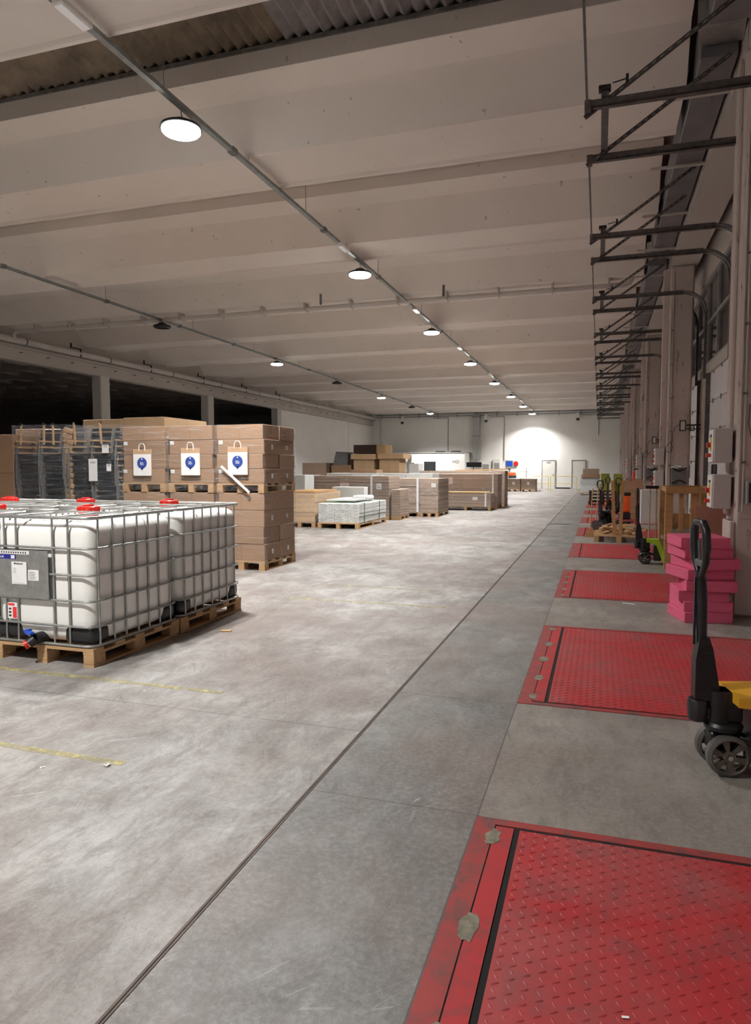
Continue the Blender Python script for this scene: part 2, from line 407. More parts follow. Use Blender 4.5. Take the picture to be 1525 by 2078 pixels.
# right side: wall, doors, windows, girder, columns
dc = [5.75 + 3.95 * k for k in range(-3, 13)]
prev = YB
for i, c in enumerate(dc):
    b = MB(); b.box(XR, XR + .25, prev, c - 1.33, 0, 3.4)
    S(b, 'wall_right', 'column', 'wall pier beside the %s' % (('loading door, %s from the camera' % nth(i - 3)) if i >= 3 else 'loading doors behind the viewpoint'), 'wall')
    prev = c + 1.33
S(MB().box(XR, XR + .25, prev, YF, 0, 3.4), 'wall_right', 'column', 'last wall pier of the dock wall at the far end', 'wall')
S(MB().box(XR, XR + .25, YB, YF, 3.4, 3.6), 'wall_right', 'girder', 'dock wall lintel over the loading doors', 'wall')
S(MB().box(XR, XR + .25, YB, YF, 5.3, 7.0), 'wall_right', 'hall', 'dark upper dock wall above the windows', 'wall')
for i, c in enumerate(dc):
    t = thing('door_%d' % (i + 1), ('white sectional loading door, %s from the camera' % nth(i - 3)) if i >= 3 else 'white sectional loading door behind the viewpoint', 'loading door', (2.03, c, 0), 0, None, 'structure')
    for j in range(6):
        p = MB().box(0, .05, -1.33, 1.33, .01 + j * .566, .566 * (j + 1) - .004, .004)
        p.build('door_panel', 'doorp', t)
        hb = MB()
        for q in (-.9, 0, .9): hb.box(-.012, 0, q - .03, q + .03, .566 * (j + 1) - .05, .566 * (j + 1) + .04 if j < 5 else .566 * (j + 1))
        hb.build('hinge', 'galvd', t)
    for q in (-1, 1):
        MB().box(-.08, 0.0, q * 1.345 - .03, q * 1.345 + .03, 0, 3.4).build('vertical_guide', 'rail', t)
    MB().box(-.006, 0, .2, .75, 1.32, 1.62, .02).mat(0).build('door_window', 'glass', t)
    t = thing('window_%d' % (i + 1), 'dark glazed clerestory window above the %s' % (('loading door, %s from the camera' % nth(i - 3)) if i >= 3 else 'doors behind the viewpoint'), 'window', (2.06, c, 3.6), 0, None, 'structure')
    MB().box(0, .02, -1.9, 1.9, .04, 1.66).build('pane', 'glass', t)
    b = MB()
    for z in (0, .82, 1.64): b.box(-.04, .06, -1.975, 1.975, z, z + .06)
    for q in (-1.93, -.65, .65, 1.93): b.box(-.04, .06, q - .03, q + .03, .06, 1.64)
    b.build('window_frame', 'frame', t)
b = MB()
S(MB().box(1.34, 1.86, YB, YF, 5.74, 6.12), 'beam_right', 'girder', 'pale concrete girder along the dock side over the columns', 'girder')
colY = [.05 + 7.9 * i for i in range(0, 7)]
for i, y in enumerate(colY):
    b = MB(); b.box(1.34, 1.80, y, y + .5, 0, 5.74, .03); b.box(1.37, 1.77, y - .004, y + .1, 1.02, 5.7, .01)
    b.box(1.30, 1.345, y + .0, y + .45, 0, 1.0, .01)
    b.box(1.30 if i == 1 else 1.225, 1.345, y + .22, y + .42, 1.05, 5.74, .012)
    b.box(1.33, 1.7, y + .05, y + .45, 5.7, 6.5)
    S(b, 'column_right', 'column', 'stained painted dock column, %s' % ('beside the viewpoint' if i == 0 else ['with the two control boxes behind the pink foam', 'second ahead, with rust marks', 'third ahead', 'fourth ahead', 'fifth ahead', 'sixth and last ahead'][i - 1]), 'column')
# ------------------------------------------------------------------ duct along the dock side
t = thing('ventilation_duct', 'grey rectangular sheet-metal duct running above the dock columns', 'duct', (0, 0, 0))
for i in range(7):
    y = .4 + 7.9 * i
    MB().box(.93, 1.30, y, y + 7.3, 5.86, 6.3, .01).build('duct_section', 'duct', t)
    MB().prism([(.86, y - .35), (1.28, y - .60), (1.34, y - .02), (.95, y - .02)], 'Z', 5.98, 6.26).build('duct_sleeve', 'galv', t)
MB().box(1.02, 1.22, -7, -.2, 5.9, 6.2).build('duct_section', 'duct', t)
for i, y in enumerate([1.1 + 1.975 * j for j in range(26)]):
    b = MB(); b.box(.62, 1.34, y, y + .05, 5.83, 5.86)
    tag(b.build('duct_support', 'girder'), 'short pale bracket arm carrying the dock side duct, %s' % (nth(i) if i < 15 else 'far down the hall'), 'bracket', 'bracket arms under the duct')
# ------------------------------------------------------------------ overhead door tracks
def track(c, label):
    t = thing('overhead_door_track', label, 'door track', (0, c, 0), 0, 'overhead door tracks along the dock wall')
    for sgn in (-1, 1):
        y = 1.37 * sgn
        b = MB(); b.box(-.17, 1.5, y - .03, y + .03, 4.955, 4.975); b.box(-.17, 1.5, y - .03, y - .022, 4.955, 5.03); b.box(-.17, 1.5, y + .0, y + .008, 4.955, 5.02)
        b.build('horizontal_rail', 'rail', t)
        pts = [(1.5 + .42 * math.sin(a), y, 4.58 + .42 * math.cos(a)) for a in [PI / 2 * q / 8 for q in range(9)]]
        MB().tube(pts, .026, 8).tube([(p[0] - .035, p[1], p[2] - .035) for p in pts], .012, 6).build('curved_rail', 'galvd', t)
        MB().box(1.9, 1.945, y - .03, y + .03, 3.3, 4.6).build('vertical_rail', 'rail', t)
        b = MB(); L = math.hypot(1.42, .95); a = math.atan2(.95, 1.42)
        mx = Matrix.Translation((-.2, y + .05 * sgn, 4.91)) @ Matrix.Rotation(-a, 4, 'Y')
        b.box(0, L, -.004, .004, -.022, .022, 0, 1, mx); b.box(0, L, -.03, .004, -.022, -.014, 0, 1, mx)
        b.mat(1)
        for q in range(19): b.box(.12 + q * .085, .16 + q * .085, -.006, .006, -.005, .005, 0, 1, mx)
        b.build('hanger_strut', ['rail', 'galv'], t)
        MB().box(-.2, -.14, y - .045, y + .045, 4.93, 5.03).build('end_plate', 'rail', t)
    MB().box(-.185, -.165, -1.37, 1.37, 4.95, 4.985).build('end_spreader', 'rail', t)
    return t
tr0 = track(dc[2], 'overhead door track frame beside the viewpoint')
for i, c in enumerate(dc[3:15]): dup(tr0, (0, c, 0), None, 'steel overhead door track frame reaching from the dock wall, %s from the camera' % nth(i))
def brace(y, label):
    t = thing('track_brace', label, 'brace', (0, y, 0), 0, 'braces linking neighbouring door tracks')
    MB().box(-.05, .02, -.66, .66, 5.035, 5.085).build('brace_bar', 'rail', t)
    MB().box(-.075, .035, -.69, -.60, 5.085, 5.125, .006).build('bumper', 'blackm', t)
    MB().cyl((.05, -.64, 5.15), (.17, -.64, 5.17), .006, 6).box(.165, .19, -.65, -.63, 5.13, 5.21).build('bumper_rod', 'blackm', t)
    return t
br0 = brace(3.77, 'brace between the door tracks beside the viewpoint')
for i in range(11): dup(br0, (0, 7.72 + 3.95 * i, 0), None, 'short steel brace joining two neighbouring door tracks, %s from the camera' % nth(i))
# ------------------------------------------------------------------ dock levellers
def leveller():
    t = thing('dock_leveller', 'x', 'dock leveller', (0, .61, 0), 0, 'red dock levellers set in the floor')
    W = 2.38
    b = MB(); b.box(-.485, -.40, 0, W, -.02, .004); b.box(-.40, 1.95, 0, .05, -.02, .004); b.box(-.40, 1.95, W - .05, W, -.02, .004)
    b.build('frame', 'redf', t)
    MB().box(-.398, 1.96, .052, W - .052, -.05, .0012).build('pit', 'pitblack', t)
    MB().box(-.394, -.318, .066, W - .066, .0014, .005).build('lip_plate', 'red', t)
    b = MB(); b.box(-.293, 1.95, .07, W - .075, .0014, .006)
    def lug(cx, cy, a, L=.0165, w=.0052, hz=.0032):
        ca, sa = math.cos(a), math.sin(a)
        q = [(-L, 0), (-.5 * L, -w), (.5 * L, -w), (L, 0), (.5 * L, w), (-.5 * L, w)]
        vs = [Vector((cx + x * ca - y * sa, cy + x * sa + y * ca, .006)) for x, y in q] + [Vector((cx + d * ca, cy + d * sa, .006 + hz)) for d in (-.5 * L, .5 * L)]
        b._add(vs, [(0, 1, 6), (1, 2, 7, 6), (2, 3, 7), (3, 4, 7), (4, 5, 6, 7), (5, 0, 6)])
    nx, ny = 50, 74
    for i in range(nx):
        for j in range(ny):
            lug(-.27 + i * .044, .085 + j * .0303, math.radians(32 if (i + j) % 2 else -58), *((.0165, .0052, .0034) if (i + j) % 2 else (.0125, .0035, .0014)))
    b.build('deck_plate', 'reddeck', t)
    for yy in (.15, .60, 1.12, 1.62, 2.22):
        b = MB()
        r = random.uniform(.7, 1.2); pts = [(-.395 + .036 * r * math.cos(q / 18 * 2 * PI) * random.uniform(.75, 1.2), yy + .075 * r * math.sin(q / 18 * 2 * PI) * random.uniform(.8, 1.15)) for q in range(18)]
        b.prism(pts, 'Z', .0045, .0065)
        b.build('grout_patch', 'patch', t)
    return t
lv = leveller(); lv['label'] = 'red chequer-plate dock leveller filling the bottom right corner'
names = ['in front of the yellow pallet truck', 'between the pink foam and the green pallet truck', 'under the green pallet truck wheels', 'beside the pallet of wood scraps', 'beyond the pallet of wood scraps', 'beside the plywood sheet', 'short of the brown pallet stack', 'partly under the brown pallet stack']
for i, nm in enumerate(names): dup(lv, (0, .61 + 3.95 * (i + 1), 0), None, 'red chequer-plate dock leveller %s' % nm)
# floor joint and lines
b = MB(); b.box(-1.312, -1.302, YB, YF, 0, .0022); b.box(-1.298, -1.290, YB, YF, 0, .0022); b.mat(1).box(-1.302, -1.298, YB, YF, 0, .001)
tag(b.build('floor_joint_strip', [flat('joint_steel', (.10, .075, .065), .55, .4, .3, 8), 'pitblack']), 'dark steel joint strip running the length of the floor', 'joint strip', None, 'structure')
for (x0, x1, y, w, l) in ((-4.9, -2.45, 4.14, .05, 'in front of the caged tanks'), (-4.2, -2.35, 2.97, .05, 'nearest the camera at left'), (-3.5, -1.6, 7.5, .05, 'right of the wrapped cartons'), (-3.4, -1.9, 8.5, .05, 'beside the tall wrapped stack')):
    tag(MB().box(x0, x1, y - w / 2, y + w / 2, 0, .0015).build('floor_marking', 'tape'), 'faded yellow line on the floor %s' % l, 'floor line', 'faded yellow floor lines')
# ------------------------------------------------------------------ trays and lamps
for X, lab, y0 in ((-4.73, 'long steel cable tray carrying the right-hand lamp row', YB), (-11.95, 'long steel cable tray carrying the left-hand lamp row', YB)):
    t = thing('cable_tray', lab, 'cable tray')
    b = MB(); b.box(X - .035, X + .035, y0, 53.2, 5.74, 5.745); b.box(X - .035, X - .031, y0, 53.2, 5.745, 5.79); b.box(X + .031, X + .035, y0, 53.2, 5.745, 5.79)
    b.build('tray', 'tray', t)
    b = MB(); y = 1.
    while y < 53: b.cyl((X, y, 5.78), (X, y, 6.3 if (y - 8.85) % 3.95 > 1.2 else 5.88), .005, 6); y += 1.975
    b.build('hanger_rod', 'galvd', t)
    for y in [2 + 3.2 * q for q in range(16)]: MB().box(X - .045, X + .045, y, y + .12, 5.725, 5.80).build('tray_clamp', 'galvd', t)
def lamp(x, y, lit, label):
    t = thing('high_bay_lamp', label, 'lamp', (x, y, 5.5), 0, 'lit high bay lamps' if lit else 'unlit high bay lamps')
    MB().lathe([(.03, .12), (.08, .11), (.15, .05), (.235, .03), (.245, 0), (.235, -.005)], (0, 0, .04), 'Z', 28).build('housing', 'blackm', t)
    MB().lathe([(.225, 0), (.225, -.02), (.21, -.035), (.16, -.045), (0.01, -.048)], (0, 0, .035), 'Z', 28, True).build('lens', 'lens' if lit else 'glass', t)
    MB().tube([(0, 0, .15), (0, .02, .2), (0, 0, .25)], .006, 6).build('hook', 'galvd', t)
    if lit:
        L = bpy.data.lights.new('lamp_light', 'AREA'); L.shape = 'DISK'; L.size = .36; L.energy = LAMP_W; L.color = (1, .972, .94); L.spread = math.radians(128)
        o = bpy.data.objects.new('lamp_light', L); COL.objects.link(o); o.location = (0, 0, -.018); o.parent = t
    return t
LAMP_W = 400
for i in range(-2, 8):
    lamp(-4.78, 7.33 + 6.43 * i, True, 'glowing round high bay lamp, %s' % (('%s one along the right-hand tray' % nth(i)) if i >= 0 else 'right-hand row, behind the viewpoint'))
for i, (y, lit) in enumerate(((-2.7, True), (3.9, False), (10.6, True), (17.05, False), (24.4, True), (30.8, False), (37.8, True), (44.5, False), (49.7, True))):
    lamp(-11.85, y, lit, ('glowing' if lit else 'unlit black') + ' round high bay lamp on the left-hand tray, %s' % nth(i))
for i, (y, on) in enumerate(((5.36, 0), (12.3, 1), (17.7, 1), (23.6, 1), (30.4, 1))):
    t = thing('emergency_light', 'small white emergency light beside the right-hand cable tray, %s' % nth(i), 'emergency light', (-4.60, y, 5.61), 0, 'emergency lights on the cable tray')
    MB().box(-.06, .06, -.2, .2, 0, .06, .01).build('housing', 'creamf', t)
    MB().box(-.045, .045, -.18, .18, -.015, 0, .005).build('diffuser', 'smlens' if on and i in (2, 3) else 'emlens', t)
for i, (x, y) in enumerate(((-6.7, 16.3), (-3.6, 16.4))):
    tag(MB().cyl((x, y, 5.62), (x, y, 5.88), .03, 12).build('ceiling_sensor', 'galvd'), 'small dark hanging ceiling sensor, %s of two' % ('left' if i == 0 else 'right'), 'sensor', 'hanging ceiling sensors')
# ------------------------------------------------------------------ pipes
t = thing('ceiling_pipe', 'thick pale pipe crossing the hall under the roof elements', 'pipe')
MB().tube([(-17.28, 17.2, 5.50), (-17.28, 17.2, 5.68), (-17.2, 17.2, 5.74), (-16.9, 17.2, 5.76), (.45, 17.2, 5.76), (.58, 17.2, 5.80), (.64, 17.2, 5.9), (.64, 17.2, 6.2)], .058, 14).build('pipe', 'pvc', t)
for q in range(14): MB().box(-16.4 + 1.27 * q, -16.36 + 1.27 * q, 17.06, 17.34, 5.70, 5.90).build('pipe_clip', 'girder', t)
t = thing('roof_water_pipe', 'fat pale pipe lying on the left girder', 'pipe')
MB().tube([(-17.36, YB, 5.53), (-17.36, YF, 5.53)], .105, 16).build('pipe', 'pvc', t)
b = MB()
for q in range(16): b.lathe([(.112, -.03), (.112, .03)], (-17.36, -6 + 3.95 * q, 5.53), 'Y', 16)
b.build('pipe_joint', 'galvd', t)
for i, y in enumerate((19.6, 23.6, 27.5, 31.5, 35.4)):
    b = MB(); b.box(-17.3, -17.26, y, y + .5, 5.66, 5.69); b.box(-17.3, -17.26, y + .46, y + .5, 5.42, 5.69); b.box(-17.3, -17.26, y, y + .04, 5.66, 5.82)
    tag(b.build('pipe_bracket', 'blackm'), 'dark steel pipe bracket above the left girder, %s' % nth(i), 'bracket', 'dark pipe brackets above the left girder')
# far wall conduits
t = thing('wall_conduit', 'pair of horizontal conduits high on the far wall', 'conduit')
for z in (5.62, 5.80): MB().tube([(-17.4, YF - .08, z), (.9, YF - .08, z + .03)], .025, 8).build('conduit', 'galvd', t)
for q in range(12): MB().box(-16.9 + 1.55 * q, -16.87 + 1.55 * q, YF - .11, YF, 5.52, 5.9).build('conduit_strut', 'galvd', t)
for i, (x, za, zb, lab) in enumerate(((-11.4, 2.75, 5.5, 'beside the office cabin'), (-7.0, 2.1, 5.5, 'above the cluttered work area'), (-.1, 4.0, 5.5, 'at the right end'))):
    tag(MB().tube([(x - 1.2, YF - .05, zb), (x - .03, YF - .05, zb), (x, YF - .05, zb - .03), (x, YF - .05, za)], .022, 8).build('drop_conduit', 'galvd'), 'thin conduit dropping down the far wall %s' % lab, 'conduit', 'conduits dropping down the far wall')
tag(MB().tube([(-16.95, YF - .1, 0), (-16.95, YF - .1, 5.7)], .06, 10).build('corner_pipe', 'pvc'), 'vertical pale drain pipe in the far left corner', 'pipe')
t = thing('exhaust_duct', 'vertical galvanised duct on the far wall beside the office cabin', 'duct', (-9.1, YF - .3, 0))
MB().box(-.26, .26, -.25, .25, 2.2, 5.6, .01).build('duct_body', 'galv', t)
MB().box(-.3, .3, -.28, .28, 5.45, 5.55).box(-.28, .28, -.27, .27, 4.0, 4.05).build('flange', 'galvd', t)
for i, (x, lab) in enumerate(((-15.1, 'left of the office cabin'), (-8.4, 'beside the galvanised duct'), (-1.6, 'at the right'))):
    t = thing('security_camera', 'small dark dome camera on the far wall %s' % lab, 'camera', (x, YF - .25, 5.2), 0, 'dome cameras on the far wall')
    MB().box(-.12, .12, -.08, .25, .05, .45, .02).build('bracket', 'creamf', t)
    MB().lathe([(.02, -.14), (.1, -.09), (.13, 0), (.11, .06)], (0, 0, 0), 'Z', 14).build('dome', 'black', t)
# ------------------------------------------------------------------ office cabin and far wall doors
t = thing('office_cabin', 'low white office cabin against the far wall', 'cabin', (0, 0, 0))
b = MB(); b.box(-13.75, -9.62, 51.6, 53.98, 0, 2.70)
b.build('cabin_wall', 'wall', t)
b = MB(); b.box(-16.6, -13.75, 52.2, 53.98, 0, 2.72); b.build('side_room', 'wall', t)
MB().box(-13.8, -9.57, 51.55, 53.98, 2.70, 2.76).box(-16.6, -13.76, 52.15, 53.98, 2.72, 2.78).build('roof_edge', 'frame', t)
MB().box(-12.75, -11.85, 51.585, 51.6, 0, 2.05).build('doorway', 'glass', t)
MB().box(-13.72, -13.55, 51.585, 51.6, .9, 1.95).build('window_slot', 'glass', t)
text('HO', .33, (-10.3, 51.59, 2.02), FRONT, 'ink', t)
for i, x in enumerate((-11.6, -10.4)):
    tag(MB().box(x - .35, x + .35, 51.9, 52.4, 2.76, 2.86, .02).build('roof_tray', 'black'), 'dark flat tray lying on the cabin roof, %s one' % ('left' if i == 0 else 'right'), 'tray', 'dark trays on the cabin roof')
for i, (x, lab, inner) in enumerate(((-3.65, 'white door with a vertical pull and name plate in the far wall', True), (-1.47, 'plain white door with grey frame at the right of the far wall', False))):
    t = thing('door_%d' % (i + 20), lab, 'door', (x, YF, 0), 0, None, 'structure')
    MB().box(-.45, .45, -.05, 0, .0, 2.1, .005).build('door_leaf', 'doorw', t)
    MB().box(-.52, -.45, -.07, 0, 0, 2.17).box(.45, .52, -.07, 0, 0, 2.17).box(-.45, .45, -.07, 0, 2.1, 2.17).build('door_frame', 'frame', t)
    MB().box(.34, .38, -.1, -.05, .95, 1.1).build('door_handle', 'blackm', t)
    if inner: MB().box(-.15, .15, -.06, -.05, 1.9, 2.02).build('name_plate', 'frame', t)
S(MB().box(-3.1, -2.05, YF - .03, YF, 0, .1), 'baseboard_far', 'black', 'black kick strip between the two far doors', 'baseboard')
for i, (x0, x1, y) in enumerate(((-4.3, -3.31, 48.8), (-3.18, -1.45, 48.9))):
    t = thing('guard_rail', 'low yellow guard rail before the far wall, %s of two' % ('left' if i == 0 else 'right'), 'guard rail', (0, y, 0), 0, 'yellow guard rails')
    MB().tube([(x0, 0, 0), (x0, 0, .93), (x0 + .07, 0, 1.0), (x1 - .07, 0, 1.0), (x1, 0, .93), (x1, 0, 0)], .022, 8).build('hoop', 'yrail', t)
    MB().cyl((x0, 0, .5), (x1, 0, .5), .018, 8).build('mid_rail', 'yrail', t)
    MB().box(x0 - .06, x0 + .06, -.06, .06, 0, .01).box(x1 - .06, x1 + .06, -.06, .06, 0, .01).build('foot_plate', 'yrail', t)
# work area equipment along the far wall
def simple(name, label, cat, mb, mat, group=None): return tag(mb.build(name, mat), label, cat, group)
simple('control_cabinet', 'white cabinet with a grey window, left of the far work area', 'cabinet', MB().box(-8.75, -7.95, 53.5, 53.97, 0, 2.1, .01).mat(1).box(-8.6, -8.1, 53.49, 53.5, 1.3, 1.85), ['creamf', 'frame'])
simple('control_cabinet', 'white cabinet with a dark louvre, right of the far work area', 'cabinet', MB().box(-7.8, -7.2, 53.5, 53.97, 0, 2.25, .01).mat(1).box(-7.7, -7.3, 53.49, 53.5, 1.5, 1.95), ['creamf', 'frame'])
simple('monitor', 'black wide screen above the far pallets', 'monitor', MB().box(-9.2, -8.1, 50, 50.1, 1.62, 1.98, .01).cyl((-8.7, 50.05, 0), (-8.7, 50.05, 1.62), .03), 'black')
t = thing('wall_terminal', 'small blue screen terminal under the far conduits', 'terminal', (-6.55, 53.5, 0))
MB().box(-.3, .3, 0, .1, 1.5, 2.15, .02).cyl((0, .25, 0), (0, .25, 1.6), .04).box(-.04, .04, .1, .25, 1.55, 1.6).build('housing', 'frame', t); MB().box(-.24, .24, -.01, 0, 1.7, 2.08).build('screen', 'bluep', t)
simple('tool_case', 'orange and black case on the far brown cartons', 'case', MB().box(-5.85, -5.35, 47, 47.35, 1.06, 1.26, .02).mat(1).box(-5.8, -5.3, 46.98, 47.33, .87, 1.06, .02), ['orange', 'black'])
simple('stop_button', 'red round alarm button on the far wall', 'button', MB().lathe([(.16, -.08), (.19, 0)], (-6.1, YF - .02, 1.9), 'Y', 18), 'knob')
simple('wall_bracket_stand', 'dark slim post fixture standing on the far cartons', 'stand', MB().cyl((-4.65, 47.3, .86), (-4.65, 47.3, 1.6), .025).box(-4.8, -4.5, 47.28, 47.32, 1.3, 1.33).box(-4.78, -4.52, 47.2, 47.4, .86, .89), 'frame')
# ------------------------------------------------------------------ pallets
def pallet_mb(b, w=.8, d=1.2, dz=0, along='x'):
    # deck boards run along x over the front
    for i in range(5):
        y = -d / 2 + i * (d - .12) / 4
        b.box(-w / 2, w / 2, y, y + .12, .118 + dz, .144 + dz)
    for x in (-w / 2, -.05, w / 2 - .1):
        b.box(x, x + .1, -d / 2, d / 2, .096 + dz, .118 + dz)
        b.box(x, x + .1, -d / 2, d / 2, 0 + dz, .02 + dz)
        for y in (-d / 2, -.07, d / 2 - .14): b.box(x, x + .1, y, y + .14, .02 + dz, .096 + dz, .004)
    return b
def pallet(label, loc, w=.8, d=1.2, rz=0, group='wooden pallets under the goods'):
    o = pallet_mb(MB(), w, d).build('pallet', 'wood'); o.location = loc; o.rotation_euler = (0, 0, rz)
    return tag(o, label, 'pallet', group)
def film_box(label, x0, x1, y0, y1, z0, z1, mat='film', wr=.008):
    n = 14; vs = []; fs = []
    b = MB()
    def face(o, u, v, nu, nv, nrm):
        base = len(b.bm.verts); vv = []
        for i in range(nu + 1):
            for j in range(nv + 1):
                p = Vector(o) + Vector(u) * i / nu + Vector(v) * j / nv
                ed = 0 if i in (0, nu) or j in (0, nv) else 1
                p += Vector(nrm) * (random.random() * wr * ed)
                vv.append(p)
        ff = [(i * (nv + 1) + j, (i + 1) * (nv + 1) + j, (i + 1) * (nv + 1) + j + 1, i * (nv + 1) + j + 1) for i in range(nu) for j in range(nv)]
        b._add(vv, ff)
    e = .012; x0 -= e; x1 += e; y0 -= e; y1 += e; z1 += e * .5; h = z1 - z0
    face((x0, y0, z0), (x1 - x0, 0, 0), (0, 0, h), n, 18, (0, -1, 0)); face((x1, y0, z0), (0, y1 - y0, 0), (0, 0, h), n, 18, (1, 0, 0))
    face((x0, y1, z0), (x1 - x0, 0, 0), (0, 0, h), 6, 6, (0, 1, 0)); face((x0, y0, z0), (0, y1 - y0, 0), (0, 0, h), 6, 6, (-1, 0, 0))
    bmesh.ops.remove_doubles(b.bm, verts=b.bm.verts, dist=.0005)
    return tag(b.build('stretch_wrap', mat, None, None, 180), label, 'stretch wrap', 'clear stretch film around palletised goods')
def carton(name, label, x0, x1, y0, y1, z0, z1, mat, group, seam=True, tape=False, jit=.004):
    cx, cy = (x0 + x1) / 2, (y0 + y1) / 2; w, d, h = x1 - x0, y1 - y0, z1 - z0
    b = MB(); b.box(-w / 2, w / 2, -d / 2, d / 2, 0, h - .002, .006)
    if seam:
        b.mat(1).box(-.0015, .0015, -d / 2 - .0008, d / 2 + .0008, .004, h - .008)
        b.box(-w / 2 - .0008, w / 2 + .0008, -.0015, .0015, .004, h - .008)
    o = b.build(name, [mat, 'cardd']); o.location = (cx + random.uniform(-jit, jit), cy + random.uniform(-jit, jit), z0)
    return tag(o, label, 'carton', group)
def sticker(par, x, y, z, w, h, mat='paper', lines=True, side='F'):
    b = MB()
    if side == 'F':
        b.box(x - w / 2, x + w / 2, y - .002, y, z - h / 2, z + h / 2)
        if lines:
            b.mat(1)
            for q in range(3): b.box(x - w * .36, x + w * (.1 + .12 * q), y - .0026, y - .002, z - h * .3 + q * h * .2, z - h * .3 + q * h * .2 + h * .06)
    else:
        b.box(x, x + .002, y - w / 2, y + w / 2, z - h / 2, z + h / 2)
        if lines:
            b.mat(1)
            for q in range(3): b.box(x + .002, x + .0026, y - w * .36, y + w * (.1 + .12 * q), z - h * .3 + q * h * .2, z - h * .3 + q * h * .2 + h * .06)
    return b.build('sticker', [mat, 'inkbox'], par)
# ------------------------------------------------------------------ caged tanks
def ibc():
    t = thing('caged_liquid_tank', 'x', 'liquid tank', (0, 0, 0), 0, 'white caged liquid tanks on pallets')
    MB().box(-.475, .475, -.545, .545, .165, 1.125, .095, 5).build('bottle', 'hdpe', t, sharp=60)
    b = MB()
    for (x, y) in ((-.17, -.0), (.17, 0)): b.box(x - .1, x + .1, -.45, .45, 1.12, 1.135, .006)
    b.build('bottle_top_rib', 'hdpe', t)
    lid = MB().lathe([(.08, -.02), (.08, .03), (.088, .032), (.088, .088), (.08, .094), (.045, .095), (.045, .108), (.02, .109)], (0, 0, 1.128), 'Z', 28)
    for q in range(14): a = 2 * PI * q / 14; lid.obox((.089 * math.cos(a), .089 * math.sin(a), 1.19), (.012, .012, .045), a)
    lid.build('lid', 'lid', t)
    def ring(z, r, hx=.5, hy=.572, R=.09):
        pts = []
        for (cx, cy, a0) in ((hx - R, hy - R, 0), (-hx + R, hy - R, PI / 2), (-hx + R, -hy + R, PI), (hx - R, -hy + R, 3 * PI / 2)):
            for q in range(5): a = a0 + PI / 2 * q / 4; pts.append((cx + R * math.cos(a), cy + R * math.sin(a), z))
        return MB().tube(pts, r, 8, True)
    for z, r in ((.16, .011), (.31, .0095), (.51, .0095), (.715, .0095), (.925, .0095), (1.165, .014)): ring(z, r).build('cage_ring', 'galv', t)
    b = MB()
    for s in (-1, 1):
        for x in (-.36, -.24, .12, .27) if s < 0 else (-.32, -.1, .1, .32):
            b.tube([(x, s * .56, .16), (x, s * .558, .6), (x, s * .56, 1.16)], .0085, 8)
        for y in (-.48, -.31, -.16, -.0, .15, .30, .46):
            b.tube([(s * .488, y, .16), (s * .486, y, .6), (s * .488, y, 1.16)], .0085, 8)
    b.build('cage_upright', 'galv', t)
    b = MB()
    for x in (-.2, .2): b.tube([(x, -.57, 1.17), (x, .57, 1.17)], .011, 8)
    for y in (-.18, .2): b.tube([(-.5, y, 1.185), (.5, y, 1.185)], .008, 8)
    b.build('top_bar', 'galv', t)
    for sx in (-1, 1):
        for sy in (-1, 1):
            MB().box(sx * .19 if sx > 0 else -.486, .486 if sx > 0 else -.19, sy * .34 if sy > 0 else -.556, .556 if sy > 0 else -.34, .15, .325, .06, 4).build('corner_protector', 'black', t, sharp=60)
    pl = MB().box(-.49, .10, -.592, -.586, .515, .90).build('label_plate', 'galv', t)
    b = MB().box(-.49, -.08, -.5945, -.592, .865, .893).mat(1)
    for q in range(16): b.box(-.48 + q * .024, -.468 + q * .024, -.5955, -.5945, .872, .885)
    b.build('data_strip', ['paper', 'ink'], pl)
    MB().box(-.49, -.215, -.5945, -.592, .825, .86).mat(1).box(-.262, -.225, -.5955, -.5945, .829, .856).build('navy_label', ['navy', 'paper'], pl)
    text('Rec  bulk', .026, (-.38, -.596, .842), FRONT, 'paper', pl)
    b = MB().box(-.26, -.11, -.5945, -.592, .625, .805).mat(1)
    for q in range(4): b.box(-.245, -.215, -.5955, -.5945, .75 - q * .012, .753 - q * .012)
    b.box(-.24, -.13, -.5955, -.5945, .634, .636).build('paper_label', ['paper', 'inkbox'], pl)
    text('BlueBound', .02, (-.19, -.596, .79), FRONT, 'ink', pl)
    b = MB().box(-.095, .01, -.5945, -.592, .66, .745).mat(1)
    for q in range(5): b.box(-.085, -.03 + .01 * (q % 2), -.5955, -.5945, .672 + q * .013, .675 + q * .013)
    b.build('small_label', ['paper', 'ink'], pl)
    b = MB().box(-.34, -.245, -.5665, -.564, .335, .465).mat(1).box(-.335, -.27, -.567, -.5665, .44, .46).box(-.29, -.25, -.567, -.5665, .34, .43).mat(2)
    for q in range(3): b.box(-.33, -.305, -.567, -.5665, .35 + q * .028, .366 + q * .028)
    b.build('warning_label', ['paper', 'redink', 'ink'], t)
    v = MB().cyl((-.02, -.5, .2), (-.02, -.62, .2), .045, 16).cyl((-.02, -.62, .2), (-.05, -.655, .165), .04, 14).build('valve', 'black', t)
    MB().obox((-.06, -.64, .255), (.10, .04, .03), -.3, 0, .15, .008).box(-.08, -.05, -.66, -.62, .24, .28).build('valve_handle', 'bluep', v)
    MB().cyl((-.06, -.655, .165), (-.075, -.675, .155), .036, 16).build('valve_cap', 'lid', v)
    p = pallet_mb(MB(), 1.0, 1.15).build('pallet', 'wood', t)
    return t
ib = ibc(); ib.location = (-4.21, 4.94, 0); ib['label'] = 'white caged tank with the labels facing the camera, nearest one'
